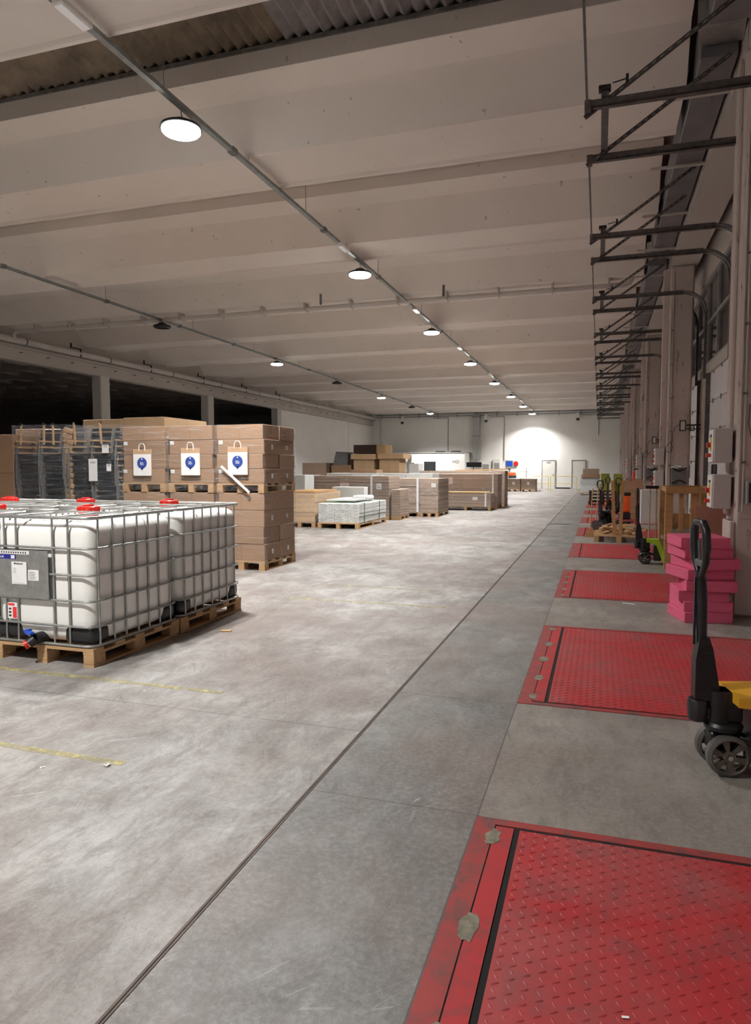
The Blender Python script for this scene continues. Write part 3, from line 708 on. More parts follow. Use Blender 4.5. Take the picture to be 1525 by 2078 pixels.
for x, y, l in ((-4.21, 6.12, 'white caged tank behind the nearest one, beside the tall wrapped cartons'), (-5.25, 4.94, 'white caged tank left of the nearest one, mostly outside the frame'), (-5.25, 6.12, 'white caged tank in the back row behind the left-hand tank'),
                (-6.29, 4.94, 'white caged tank furthest left in the front row'), (-6.29, 6.12, 'white caged tank furthest left in the back row')): dup(ib, (x, y, 0), None, l)
# ------------------------------------------------------------------ tall wrapped cartons with paper bag signs
cols = [(-5.58, -4.78, 'rightmost'), (-6.44, -5.64, 'middle'), (-7.30, -6.50, 'left')]
YS0, YS1 = 9.36, 10.48
for ci, (xa, xb, nm) in enumerate(cols):
    cx = (xa + xb) / 2
    pallet('wooden pallet on the floor under the %s tall carton stack' % nm, (cx, (YS0 + YS1) / 2, 0), .8, 1.12)
    pallet('wooden pallet lifted between lower and upper cartons of the %s stack' % nm, (cx, (YS0 + YS1) / 2, 1.175), .8, 1.12)
    for (zb, hs, lv_) in ((.144, 1.03 / 4, 'lower'), (1.32, .222, 'upper')):
        for r in range(4):
            for d in range(2):
                dz = random.uniform(-.01, .012)
                o = carton('carton', 'brown carton in the %s half of the %s tall stack, %s layer up, %s' % (lv_, nm, ['bottom', 'second', 'third', 'top'][r], ['front', 'rear'][d]),
                       xa + .01 + dz, xb - .01 + dz, YS0 + .01 + d * .55, YS0 + .55 + d * .55, zb + r * hs, zb + (r + 1) * hs, 'card', 'brown cartons of the tall wrapped stacks', r in (0, 3) or ci == 2)
                if d == 0 and r in (0, 2): sticker(o, -.34, -.275, hs * .8, .07, .055)
                if ci == 0 and r % 2 == 0: sticker(o, .392, 0., hs * .5, .05, .07, side='R')
    film_box('clear film around the lower half of the %s tall stack' % nm, xa, xb, YS0, YS1, .10, 1.17)
    film_box('clear film around the upper half of the %s tall stack' % nm, xa, xb, YS0, YS1, 1.2, 1.32 + .888)
    # bag
    zc = {0: 1.62, 1: 1.61, 2: 1.60}[ci]; bx = {0: cx - .02, 1: cx + .02, 2: cx - .0}[ci]
    t = thing('paper_bag', 'paper carrier bag with blue round emblem taped to the %s carton stack' % nm, 'paper bag', (bx, YS0 - .03, zc), 0, 'paper bags on the tall stacks')
    MB().box(-.17, .17, 0, .012, -.16, .25, .003).build('bag_body', 'bag', t)
    pg = MB().box(-.165, .165, -.004, 0, -.17, .17).build('white_sheet', 'paper', t)
    MB().lathe([(.088, -.003), (.088, 0)], (0, -.004, .03), 'Y', 32).build('blue_emblem', 'blue', t)
    MB().prism([(-.03, -.045), (.03, -.045), (0, -.09)], 'Y', -.007, -.004).build('emblem_tail', 'blue', t)
    text('lib', .075, (0, -.0085, .02), FRONT, 'paper', t)
    MB().prism([(-.014, .085), (.014, .085), (0, .112)], 'Y', -.009, -.007).build('emblem_mark', 'paper', t)
    MB().tube([(-.055, .0, .22), (-.052, -.004, .30), (-.03, -.004, .335), (.03, -.004, .335), (.052, -.004, .30), (.055, 0, .22)], .007, 6).build('bag_handle', 'paper', t)
simple('packing_strip', 'long white plastic strip hanging diagonally across the rightmost stack', 'strip', MB().obox((-5.24, YS0 - .04, 1.38), (.62, .012, .035), 0, 0, math.radians(40)), 'strap')
# bigger brown boxes behind
for i, (xa, xb, za, zb) in enumerate(((-9.2, -8.3, 1.65, 2.45), (-8.3, -7.42, 1.65, 2.47), (-9.2, -8.3, .82, 1.65), (-8.3, -7.42, .82, 1.65), (-9.2, -8.3, 0, .82), (-8.3, -7.42, 0, .82))):
    carton('carton', 'large tan carton behind the wrapped chairs, %s %s' % (['top', 'top', 'middle', 'middle', 'bottom', 'bottom'][i], ['left', 'right'][i % 2]), xa + .005, xb - .005, 10.7, 12.1, za, zb, 'cardt', 'large tan cartons behind the chairs')
for i in range(3):
    carton('carton', 'brown carton at the left picture edge, %s of the pile' % ['bottom', 'middle', 'top'][i], -10.35, -9.5, 9.35, 10.4, .144 + .66 * i, .144 + .66 * (i + 1), 'card', 'brown cartons at the left edge')
pallet('wooden pallet under the left edge cartons', (-9.92, 9.87, 0), .8, 1.1)
for i in range(3):
    carton('carton', 'dark brown carton behind the left edge pile, %s' % ['bottom', 'middle', 'top'][i], -10.9, -9.9, 10.8, 11.8, .77 * i, .77 * (i + 1), 'card', 'brown cartons at the left edge')
# ------------------------------------------------------------------ stacked chairs in film
def chair():
    t = thing('stacking_chair', 'x', 'chair', (0, 0, 0), 0, 'black stacked chairs wrapped in film')
    MB().box(-.22, .22, -.24, .2, .40, .425, .01, 2).build('seat', 'black', t)
    b = MB(); mx = Matrix.Translation((0, .22, .42)) @ Matrix.Rotation(math.radians(-12), 4, 'X')
    for q in range(5): b.box(-.2, .2, -.008, .008, .1 + q * .075, .15 + q * .075, .004, 1, mx)
    b.build('backrest', 'black', t)
    b = MB()
    for s in (-1, 1):
        b.tube([(s * .24, -.26, 0), (s * .235, -.24, .42), (s * .235, -.2, .62)], .012, 6)
        b.tube([(s * .24, .28, 0), (s * .225, .22, .42), (s * .215, .32, .87)], .012, 6)
        b.cyl((s * .235, -.24, .41), (s * .225, .22, .41), .01, 6)
    b.build('frame', 'galvd', t)
    for s in (-1, 1): MB().box(s * .25 - .022, s * .25 + .022, -.24, .2, .62, .645, .006).build('armrest', 'mdf', t)
    return t
ch = None
sx = [(-9.2, 'leftmost'), (-8.68, 'second'), (-8.12, 'third'), (-7.66, 'rightmost')]
for si, (x, nm) in enumerate(sx):
    for q in range(13):
        L = 'black chair with wooden armrests in the %s wrapped stack, %s from the bottom' % (nm, ORD[q] if q else 'lowest')
        loc = (x + random.uniform(-.006, .006), 9.72 - .010 * q, .144 + q * .102)
        if ch is None: ch = chair(); ch.location = loc; ch['label'] = L
        else: dup(ch, loc, random.uniform(-.03, .03) + (.0 if si % 2 == 0 else 0), L)
pallet('wooden pallet under the two left chair stacks', (-8.92, 9.75, 0), 1.1, 1.1)
pallet('wooden pallet under the two right chair stacks', (-7.88, 9.75, 0), .9, 1.1)
film_box('smoky film around the two left chair stacks', -9.5, -8.42, 9.36, 10.3, .1, 2.27, 'filmd', .03)
film_box('smoky film around the two right chair stacks', -8.38, -7.36, 9.36, 10.3, .1, 2.25, 'filmd', .03)
for i, (x, z, w, h) in enumerate(((-7.83, 1.52, .17, .36), (-7.58, 1.86, .13, .13), (-7.52, 1.56, .09, .12))):
    b = MB().box(-w / 2, w / 2, 0, .002, -h / 2, h / 2).mat(1)
    for q in range(2): b.box(-w * .3, w * .3, -.0008, 0, h * .36 - q * .02, h * .36 - q * .02 + .006)
    o = b.build('delivery_note', ['paper', 'ink']); o.location = (x, 9.31, z); tag(o, 'white delivery note on the film of the right chair stacks, %s' % ['largest', 'upper small', 'lower small'][i], 'paper note', 'notes on the chair film')
for i in range(5):
    x = [-9.42, -8.93, -8.74, -8.30, -7.78][i]
    tag(MB().obox((x, 9.45, 2.12), (.03, .03, .36), 0, .05 * (i - 2), 0, .004).mat(1).box(x - .016, x + .016, 9.43, 9.46, 2.27, 2.31).build('wooden_batten', ['mdf', 'black']), 'upright wooden batten with black tip at the chair stacks, %s from the left' % ORD[i] if i else 'upright wooden batten with black tip, leftmost at the chair stacks', 'batten', 'battens at the chair stacks')
b = MB()
for q in range(14): b.obox((-8.40 + .02 * (q % 2), 9.40, 1.0 + q * .09), (.16, .05, .07), 0, 0, .35, .006)
tag(b.build('armrest_bundle', 'mdf'), 'column of nested wooden armrests between the middle chair stacks', 'armrests')
# ------------------------------------------------------------------ goods in the middle distance
def load(nm, x0, x1, y0, y1, z0, layers, h, mat, group, wrap=True, pal=True, seams=(), strap=(), tops=None, nx=1):
    if pal: pallet('wooden pallet under the %s' % nm, ((x0 + x1) / 2, (y0 + y1) / 2, z0), x1 - x0, y1 - y0)
    zb = z0 + (.144 if pal else 0)
    for r in range(layers):
        for c in range(nx):
            xa = x0 + (x1 - x0) * c / nx; xb = x0 + (x1 - x0) * (c + 1) / nx
            lab = 'carton of the %s, %s' % (nm, 'bottom' if r == 0 else 'top' if r == layers - 1 else '%s from bottom' % ORD[r])
            if nx > 1: lab += ', %s' % (['left', 'right'][c] if nx == 2 else ['leftmost', 'second', 'third', 'fourth', 'rightmost'][c])
            o = carton('carton', lab, xa + .004, xb - .004, y0 + .01, y1 - .01, zb + r * h, zb + (r + 1) * h, mat, group, False, jit=.006)
            if seams and r == layers - 2:
                for (sx_, w_, hh, mm) in seams: sticker(o, sx_, -(y1 - y0) / 2 + .008, h * .4, w_, hh, mm)
    zt = zb + layers * h
    if wrap: film_box('clear stretch film around the %s' % nm, x0, x1, y0, y1, z0 + .09, zt, 'filmg', .02)
    for i, sx_ in enumerate(strap):
        b = MB(); x = x0 + (x1 - x0) * sx_
        b.box(x - .03, x + .03, y0 - .03, y0 - .022, zb, zt + .02).box(x - .03, x + .03, y0 - .03, y1 + .03, zt + .012, zt + .02)
        tag(b.build('strapping', 'strap'), 'white strap over the %s, %s' % (nm, 'left one' if i == 0 and len(strap) > 1 else 'right one' if len(strap) > 1 else 'single'), 'strap', 'white straps over cartons')
    return zt
# white boxed bundles
G = 'white cartons stacked in the pale bundle'
pallet('wooden pallet under the pale white cartons', (-6.36, 17.75, 0), 1.13, 2.4)
for r in range(6):
    for c in range(5):
        x0 = -6.92 + c * .224
        o = carton('carton', 'small white carton end of the pale bundle, %s row, %s column' % (['bottom', 'second', 'third', 'fourth', 'fifth', 'top'][r], ['leftmost', 'second', 'third', 'fourth', 'rightmost'][c]), x0 + .003, x0 + .221, 16.6, 18.95, .144 + r * .083, .144 + (r + 1) * .083, 'whitebox', G, False, jit=.008)
        MB().box(-.085, .085, -1.177, -1.175, .02, .026).box(-.06, .075, -1.177, -1.175, .045, .062).build('printing', 'inkbox', o)
for i, y in enumerate((17.0, 18.3)):
    b = MB(); b.box(-5.80, -5.79, y, y + .04, .144, .66).box(-6.93, -5.79, y, y + .04, .645, .655)
    tag(b.build('strapping', 'greenstrap'), 'dark green strap round the pale bundle, %s' % ['nearer', 'farther'][i], 'strap', 'green straps round the pale bundle')
film_box('clear film around the pale white cartons', -6.93, -5.80, 16.6, 18.95, .12, .65)
simple('padded_sack', 'white soft sack lying on the pale bundle', 'sack', MB().box(-6.5, -6.0, 18.0, 18.5, .66, .80, .06, 4), 'paper')
simple('foam_board', 'thin pale sheets leaning on top of the pale bundle', 'sheets', MB().obox((-6.5, 17.9, .70), (.8, 1.6, .04), 0, 0, 0), 'whitebox')
z = load('tan carton load left of the pale bundle', -7.95, -7.06, 16.7, 18.6, 0, 6, .125, 'cardt', 'tan flat cartons left of the pale bundle')
simple('wooden_crate_lid', 'pale wooden lid on the tan carton load', 'lid', MB().box(-7.9, -7.1, 16.8, 18.4, z + .01, z + .06), 'mdf')
simple('foam_case', 'large cream cardboard case behind the pale bundle', 'case', MB().box(-7.5, -6.5, 19.05, 19.4, .0, 1.0, .01), 'whitebox')
z = load('long strapped load behind the pale bundle', -9.0, -5.95, 19.75, 20.95, 0, 6, .195, 'cardl', 'long flat cartons behind the pale bundle', strap=(.1, .82), seams=((.1, .3, .22, 'pinkpaper'), (1.2, .16, .18, 'paper')))
load('narrow wrapped load beside the long strapped one', -5.9, -5.62, 19.8, 20.8, 0, 5, .155, 'cardl', 'narrow wrapped cartons')
z = load('square wrapped load at the middle of the goods', -5.45, -4.85, 21.5, 23.1, 0, 8, .135, 'cardl', 'flat cartons of the square wrapped load', seams=((.15, .14, .12, 'paper'),))
z = load('wide wrapped load left of the square one', -6.35, -5.46, 21.5, 23.1, 0, 8, .135, 'cardl', 'flat cartons of the wide wrapped load', strap=(.93,))
z = load('low long load in front of the tall wrapped one', -5.6, -3.75, 25.3, 26.4, 0, 4, .12, 'cardl', 'flat cartons of the low long load', seams=((.35, .18, .12, 'paper'),), strap=(.9,))
simple('timber_planks', 'pale timber planks lying on the low long load', 'planks', MB().box(-5.7, -3.8, 25.3, 25.9, z + .01, z + .05), 'mdf')
z = load('tall wrapped load behind the low one', -6.3, -3.68, 26.6, 27.8, 0, 7, .17, 'cardl', 'flat cartons of the tall wrapped load', seams=((-.6, .32, .26, 'pinkpaper'),), strap=(.93,))
z = load('long load at the far end of the middle goods', -7.2, -3.62, 28.2, 29.2, 0, 7, .185, 'cardl', 'flat cartons of the far long load')
simple('timber_planks', 'pale tapering planks lying across the far long load', 'planks', MB().obox((-4.6, 28.7, z + .04), (2.2, .8, .05), 0, 0, -.03), 'mdf')
for i in range(4):
    x0 = -9.5 + i * 1.0
    carton('carton', 'pale grey long carton in the row behind the strapped goods, %s from the left' % ORD[i] if i else 'pale grey long carton in the row behind the strapped goods, leftmost', x0, x0 + .97, 23.6, 24.6, 1.15, 1.37, 'whitebox', 'pale grey cartons in the back row', False)
    carton('carton', 'flat brown carton supporting the pale grey row, %s' % ['leftmost', 'second', 'third', 'fourth', 'rightmost'][i], x0, x0 + .97, 23.6, 24.6, .0, 1.15, 'cardl', 'brown cartons under the pale row', False)
sp = 31.0
def at(px0, px1, zb, zt, y, d, name, lab, mat, group=None, seam=True):
    return carton(name, lab, px0, px1, y, y + d, zb, zt, mat, group or 'loose brown cartons beyond the goods', seam)
at(-13.3, -12.1, .9, 1.80, 30, 1.2, 'carton', 'dark brown long carton at the left of the loose pile', 'cardl')
at(-13.3, -12.1, 0, .9, 30, 1.2, 'carton', 'carton under the dark brown long one', 'cardl')
at(-12.0, -11.0, 0, 1.7, 30.4, 1.1, 'carton', 'low tan carton with lid left of the tall pair', 'card')
at(-11.0, -9.65, 0, 1.35, 30.2, 1.3, 'carton', 'carton base under the left lidded box', 'card')
at(-10.85, -9.85, 1.35, 1.96, 30.3, 1.1, 'carton', 'tan box with overhanging lid, left of the pair', 'cardt')
at(-10.95, -9.75, 1.96, 2.2, 30.2, 1.3, 'carton', 'shallow lid of the left tan box', 'cardt', seam=False)
at(-9.6, -8.3, 0, 1.35, 30.2, 1.3, 'carton', 'carton base under the right lidded box', 'card')
at(-9.6, -8.65, 1.35, 1.98, 30.3, 1.1, 'carton', 'tan box with overhanging lid, right of the pair', 'cardt')
at(-9.65, -8.45, 1.98, 2.22, 30.2, 1.3, 'carton', 'shallow lid of the right tan box', 'cardt', seam=False)
at(-10.85, -9.75, 2.22, 2.62, 30.3, 1.1, 'carton', 'black-brown carton on top of the lidded boxes', 'cardd', seam=False)
at(-9.74, -9.3, 2.22, 2.62, 30.3, 1.1, 'carton', 'tan carton end on top of the lidded boxes', 'cardt')
at(-8.25, -7.8, 0, 1.75, 30.5, .9, 'carton', 'pale carton right of the lidded boxes', 'whitebox')
simple('grey_bag', 'grey slanted sack standing on the low tan carton', 'sack', MB().prism([(-11.95, 1.7), (-11.2, 1.7), (-11.2, 2.3), (-11.8, 2.33)], 'Y', 30.5, 31.2), 'bin')
at(-11.15, -10.95 + .05, 1.7, 2.2, 30.5, .8, 'carton', 'narrow dark carton beside the grey sack', 'cardd')
carton('carton', 'clear wrapped brown carton on the pale back row', -8.6, -7.6, 23.7, 24.4, 1.375, 1.5, 'card', 'loose cartons on the pale back row')
simple('white_box', 'white box at the left end of the long strapped load', 'box', MB().box(-9.05, -8.3, 18.9, 19.6, .0, 1.35, .01), 'whitebox')
# far brown cartons on pallets
for i, (xa, xb) in enumerate(((-5.86, -4.98), (-4.93, -3.98))):
    nm = 'brown load near the far wall, %s' % ['left', 'right'][i]
    pallet('wooden pallet under the %s' % nm, ((xa + xb) / 2, 47.3, 0), xb - xa, 1.2)
    for r in range(4):
        o = carton('carton', 'flat brown carton of the %s, %s layer' % (nm, ['bottom', 'second', 'third', 'top'][r]), xa, xb, 46.7, 47.9, .144 + r * .175, .144 + (r + 1) * .175, 'cardl', 'flat cartons near the far wall', False)
        if r == 2: sticker(o, 0, -.6, .05, .16, .15, 'paper')
simple('table_top', 'white board covering the far brown loads', 'board', MB().box(-5.95, -3.9, 46.6, 48.9, .846, .87, .005), 'paper')
film_box('clear film hanging at the right of the far brown loads', -3.9, -3.75, 46.7, 48.6, .0, .83, 'filmd')
# far right wrapped load
pallet('wooden pallet under the grey wrapped load at the dock end', (-.5, 42.4, 0), 1.05, 1.1)
for r in range(2): carton('carton', 'grey wrapped carton at the dock end, %s' % ['lower', 'upper'][r], -1.02, .02, 41.9, 42.9, .144 + .42 * r, .144 + .42 * (r + 1), 'whitebox', 'grey cartons at the dock end', False)
film_box('clear film around the grey load at the dock end', -1.02, .02, 41.9, 42.9, .1, .99, 'filmd')
carton('carton', 'flat tan carton on the grey wrapped load', -.98, .06, 41.85, 42.95, .995, 1.17, 'card', 'tan cartons on the grey load')
carton('carton', 'dusty brown carton topmost on the grey wrapped load', -.9, .0, 41.9, 42.7, 1.175, 1.52, 'cardl', 'tan cartons on the grey load')
# ------------------------------------------------------------------ pallet trucks (forks towards +X)
def truck(label, loc, body, rz=0):
    t = thing('pallet_truck', label, 'pallet truck', loc, rz, 'hand pallet trucks')
    for s in (-1, 1):
        w = MB(); w.lathe([(.078, -.025), (.088, -.026), (.1, -.018), (.1, .018), (.088, .026), (.078, .025)], (0, s * .075, .1), 'Y', 36, False)
        w.mat(1).lathe([(.088, -.026), (.083, -.028), (.076, -.016), (.076, .016), (.083, .028), (.088, .026)], (0, s * .075, .1), 'Y', 36, False)
        w.lathe([(.014, -.034), (.026, -.034), (.028, -.01), (.028, .01), (.026, .034), (.014, .034)], (0, s * .075, .1), 'Y', 20, False)
        for q in range(6):
            a = 2 * PI * q / 6 + .3; mx = Matrix.Translation((0, s * .075, .1)) @ Matrix.Rotation(a, 4, 'Y')
            w.prism([(.024, -.008), (.08, -.018), (.08, .018), (.024, .008)], 'Y', -.017, .017, mx)
        w.mat(2).lathe([(.012, -.036), (.013, .036)], (0, s * .075, .1), 'Y', 12)
        w.build('steer_wheel', ['tyre', 'hub', 'chrome'] if body == 'yellow' else ['black', 'rubber', 'chrome'], t)
    MB().lathe([(.05, .0), (.085, .01), (.09, .03), (.08, .045), (.06, .05)], (0, 0, .2), 'Z', 24).box(-.07, .07, -.045, .045, .1, .2, .01).cyl((0, -.11, .1), (0, .11, .1), .011).build('turntable', 'blackm', t)
    MB().box(-.055, .075, -.055, .055, .25, .40, .015, 2).cyl((-.02, 0, .24), (-.02, 0, .40), .06, 20).build('pump_housing', 'blackm', t)
    MB().lathe([(.03, -.01), (.045, .0), (.05, .09), (.045, .1)], (-.12, 0, .25), 'Z', 18).box(-.12, -.02, -.03, .03, .25, .32, .01).build('release_cup', 'black', t)
    MB().cyl((-.105, 0, .35), (-.105, 0, .40), .012).lathe([(.02, 0), (.03, .006), (.03, .014), (.012, .022)], (-.105, 0, .385), 'Z', 16).build('pump_piston', 'chrome', t)
    b = MB(); b.prism([(-.145, .36), (-.02, .34), (-.065, .60), (-.085, .66), (-.128, .66), (-.145, .55)], 'Y', -.032, .032); b.build('handle_bracket', 'blackm', t)
    MB().tube([(-.11, 0, .60), (-.117, 0, .85), (-.125, 0, .98)], [.024, .027, .024], 14).box(-.152, -.142, -.006, .006, .62, .95).build('handle_shaft', 'blackm', t)
    pts = [(-.125, 0, .93), (-.126, -.035, .98), (-.128, -.075, 1.03), (-.13, -.088, 1.10), (-.132, -.08, 1.18), (-.134, -.05, 1.215), (-.134, .05, 1.215), (-.132, .08, 1.18), (-.13, .088, 1.10), (-.128, .075, 1.03), (-.126, .035, .98)]
    MB().tube(pts, [.016, .016, .018, .021, .02, .018, .018, .02, .021, .018, .016], 12, True).build('handle_loop', 'black', t)
    MB().box(-.14, -.115, -.055, .055, 1.0, 1.035, .008).tube([(-.13, 0, 1.03), (-.135, .0, 1.13)], .008, 8).build('release_lever', 'tyre' if body == 'yellow' else 'rubber', t)
    b = MB(); b.prism([(.02, .40), (.20, .405), (.235, .33), (.30, .10), (.36, .085), (.36, .055), (.26, .055), (.17, .30), (.12, .345), (.02, .355)], 'Y', -.135, .135)
    b.build('body', body, t)
    MB().box(.13, .24, -.12, .12, .06, .30, .01).build('body_web', 'blackm', t)
    for s in (-1, 1):
        MB().box(.3, 1.2, s * .19 - .075, s * .19 + .075, .035, .085, .008).build('fork', body, t)
        MB().prism([(.24, .055), (.36, .055), (.36, .085), (.32, .12), (.24, .3)], 'Y', s * .20 - .02, s * .20 + .02).build('fork_gusset', body, t)
        MB().cyl((1.1, s * .19 - .04, .037), (1.1, s * .19 + .04, .037), .036, 16).build('load_roller', 'tyre', t)
    MB().cyl((.29, -.22, .07), (.29, .22, .07), .015).build('axle', 'blackm', t)
    MB().tube([(.02, -.07, .19), (.15, -.075, .14), (.30, -.08, .09)], .012, 8).tube([(.02, .07, .19), (.15, .075, .14), (.30, .08, .09)], .012, 8).build('push_rod', 'blackm', t)
    return t
truck('yellow and black pallet truck at the right picture edge', (.63, 3.86, 0), 'yellow', math.radians(11)).scale = (1.05, 1.05, 1.05)
truck('lime green and black pallet truck beside the timber crate', (.73, 12.03, 0), 'green')
truck('black handled pallet truck standing behind the wood scraps', (.1, 19.6, 0), 'blackm', math.radians(60))
truck('orange pallet truck beyond the leaning plank', (.35, 27.0, 0), 'orange', math.radians(70))
truck('pallet truck with dark handle near the plywood sheet', (.65, 24.8, 0), 'blackm', math.radians(80))
# ------------------------------------------------------------------ pink foam
fz = 0; cfg = [(.0, 0, .5), (-.01, .01, .03), (.0, -.01, .09), (.03, .02, .06), (-.03, .0, -.05), (.05, .0, -.10), (-.0, .01, .0), (-.03, -.01, -.02)]
offs = [(.0, -.02, .24), (.01, .0, .18), (-.01, .0, .08), (.06, -.04, .06), (-.01, 0, .34), (.04, -.02, .40), (-.01, .02, .24), (-.03, 0, .18)]
for i, (dx, dy, r) in enumerate(offs):
    b = MB(); b.box(-.235, .235, -.25, .25, 0, .106, .004)
    o = b.build('foam_block', 'pink'); o.location = (1.012 + dx, 7.80 + dy, .107 * i); o.rotation_euler = (random.uniform(-.004, .004), 0, r)
    tag(o, 'pink foam block in the pile before the dock column, %s' % ['bottom one', 'second from the bottom', 'third from the bottom', 'fourth from the bottom', 'fifth from the bottom', 'sixth from the bottom', 'second from the top', 'top one'][i], 'foam block', 'pink foam blocks')
# ------------------------------------------------------------------ column fittings
def control(label, loc):
    t = thing('control_box', label, 'control box', loc, 0, 'leveller control boxes on the dock columns')
    MB().box(0, .175, 0, .32, 0, .36, .008).build('enclosure', 'cream', t)
    MB().box(-.012, 0, .01, .31, .01, .35, .003).build('front_cover', 'creamf', t)
    MB().box(-.018, -.012, .1, .18, .13, .26).build('warning_plate', 'amber', t)
    MB().cyl((-.018, .14, .19), (-.05, .14, .19), .028, 14).build('rotary_switch', 'knob', t)
    MB().cyl((-.012, .12, .08), (-.06, .12, .08), .018, 14, .026).build('stop_button', 'knob', t)
    MB().box(-.02, -.012, .09, .19, .27, .30).build('key_strip', 'black', t)
    return t
c0 = control('pale control box higher on the column behind the pink foam', (1.135, 7.98, 1.605))
dup(c0, (1.135, 7.98, 1.125), None, 'pale control box lower on the column behind the pink foam')
for i, y in enumerate((15.93, 23.83, 31.73)):
    dup(c0, (1.135, y, 1.62), None, 'pale control box higher on the %s column beyond the foam' % ORD[i + 1]); dup(c0, (1.135, y, 1.14), None, 'pale control box lower on the %s column beyond the foam' % ORD[i + 1])
def bin_(label, loc):
    t = thing('wall_bin', label, 'waste bin', loc, 0, 'grey bins on the dock columns')
    MB().prism([(-.13, 0), (.13, 0), (.14, .34), (-.14, .34)], 'Y', -.2, 0).build('bin_body', 'bin', t)
    pts = [(-.14 + .28 * q / 8, -.205, .34 + .03 * math.cos(PI * q / 8 * 2)) for q in range(9)]
    MB().tube(pts, .016, 8).build('bin_rim', 'black', t)
    MB().tube([(p[0], -.204, .09 - (p[2] - .34)) for p in pts], .014, 8).build('bin_band', 'black', t)
    b = MB(); random.seed(3)
    for q in range(6): b.obox((random.uniform(-.09, .09), -.1 + random.uniform(-.05, .05), .36 + random.uniform(0, .04)), (.1, .08, .02), random.uniform(0, 3), random.uniform(-.6, .6), random.uniform(-.6, .6))
    b.build('crumpled_paper', 'paper', t)
    return t
bn = bin_('grey waste bin on the second dock column ahead', (1.58, 15.85, 1.18))
dup(bn, (1.58, 23.75, 1.18), None, 'grey waste bin on the third dock column ahead'); dup(bn, (1.58, 31.65, 1.18), None, 'grey waste bin on the fourth dock column ahead')
def dock_lamp(label, loc):
    t = thing('dock_lamp', label, 'lamp', loc, 0, 'swing arm dock lamps')
    MB().box(-.02, .25, -.015, .015, -.015, .015).box(-.02, .25, -.012, .012, -.09, -.07).build('arm', 'blackm', t)
    for k_, (x, z, h, w) in enumerate(((-.09, -.01, .11, .06), (.09, -.055, .07, .045))):
        MB().box(x - w, x + w, -.03, .03, z + h - .018, z + h).box(x - w, x + w, -.03, .03, z - h, z - h + .018).box(x - w, x - w + .018, -.03, .03, z - h + .018, z + h - .018).box(x + w - .018, x + w, -.03, .03, z - h + .018, z + h - .018).build('lamp_frame', 'black', t)
        MB().box(x - w + .018, x + w - .018, -.012, .012, z - h + .018, z + h - .018).build('lamp_glass', 'creamf', t)
    MB().tube([(-.15, 0, .02), (-.24, .02, -.05), (-.28, .05, -.2), (-.27, .05, -.32), (-.33, .06, -.36), (-.4, .06, -.45), (-.38, .06, -.55), (-.3, .06, -.56), (-.27, .06, -.45), (-.30, .06, -.36)], .006, 6).build('cable', 'black', t)
    return t
dl = dock_lamp('black swing arm dock lamp on the second dock column ahead', (1.72, 15.72, 2.44))
dup(dl, (1.72, 23.6, 2.44), None, 'black swing arm dock lamp on the third dock column ahead'); dup(dl, (1.72, 31.5, 2.44), None, 'black swing arm dock lamp on the fourth dock column ahead')
for i, y in enumerate(colY[1:5]):
    t = thing('column_conduit', 'pair of pale conduits climbing the dock column, %s ahead' % nth(i), 'conduit', (0, y, 0), 0, 'conduits climbing the dock columns')
    for (x, z0, z1) in ((1.405, 1.1, 5.6), (1.365, 1.1, 4.9)): MB().cyl((x, -.025, z0), (x, -.025, z1), .011, 8).build('conduit', 'pvc', t)
    b = MB()
    for z in (1.6, 2.3, 3.0, 3.7, 4.4): b.box(1.385, 1.425, -.045, -.002, z, z + .02)
    b.build('conduit_clip', 'galvd', t)
t = thing('flexible_cable', 'thin grey cable looping down the nearest dock column', 'cable', (0, 0, 0))
MB().tube([(1.45, 7.93, 2.2), (1.44, 7.92, 2.0), (1.47, 7.92, 1.85), (1.5, 7.93, 1.75)], .005, 6).build('cable', 'rubber', t)
simple('distribution_box', 'grey box on the nearest dock column at the frame edge', 'box', MB().box(1.43, 1.6, 7.85, 7.95, 1.18, 1.42, .005).mat(1).box(1.45, 1.58, 7.845, 7.85, 1.2, 1.4), ['frame', 'black'])
# ------------------------------------------------------------------ clutter on the dock side
t = thing('timber_crate', 'open timber crate frame beside the pink foam', 'crate', (.97, 11.4, 0))
for (x, y) in ((0, 0), (.36, 0), (.62, 0), (0, 1.05), (.62, 1.05)): MB().box(x, x + .11, y, y + .09, 0, 1.26, .004).build('post', 'wood2', t)
MB().box(.20, .26, .02, .08, .53, 1.17, .003).build('post', 'wood2', t)
for y in (-.06, 1.14): MB().box(.0, .73, y, y + .06, 1.17, 1.26, .003).box(.0, .73, y, y + .06, .46, .53, .003).build('rail', 'wood2', t)
for x in (.02, .64): MB().box(x, x + .07, .09, 1.05, 1.18, 1.255, .003).build('side_rail', 'wood2', t)
MB().box(.11, .62, 1.06, 1.08, .54, .8).build('board', 'wood2', t)
simple('leaning_panel', 'reddish brown board leaning behind the pink foam', 'board', MB().obox((1.25, 8.85, .555), (.34, .02, 1.10), 0, -.04, 0), 'redply')
simple('leaning_panel', 'tall reddish board panel standing between the crate and dock column', 'board', MB().obox((1.75, 9.6, .55), (.3, .02, 1.08), 0, -.03, 0), 'redply')
simple('roll_of_wrap', 'grey roll of wrapping lying inside the timber crate', 'roll', MB().box(1.0, 1.55, 12.0, 12.4, .40, .44).cyl((1.05, 12.2, .5), (1.5, 12.2, .5), .06).box(1.02, 1.06, 12.02, 12.06, 0, .40).box(1.5, 1.54, 12.34, 12.38, 0, .4), 'galv')
t = thing('push_broom', 'wide dark push broom standing upside down beside the crate', 'broom', (.78, 12.75, 0))
MB().box(-.02, .30, -.03, .03, 1.2, 1.25, .01).build('broom_head', 'blackm', t)
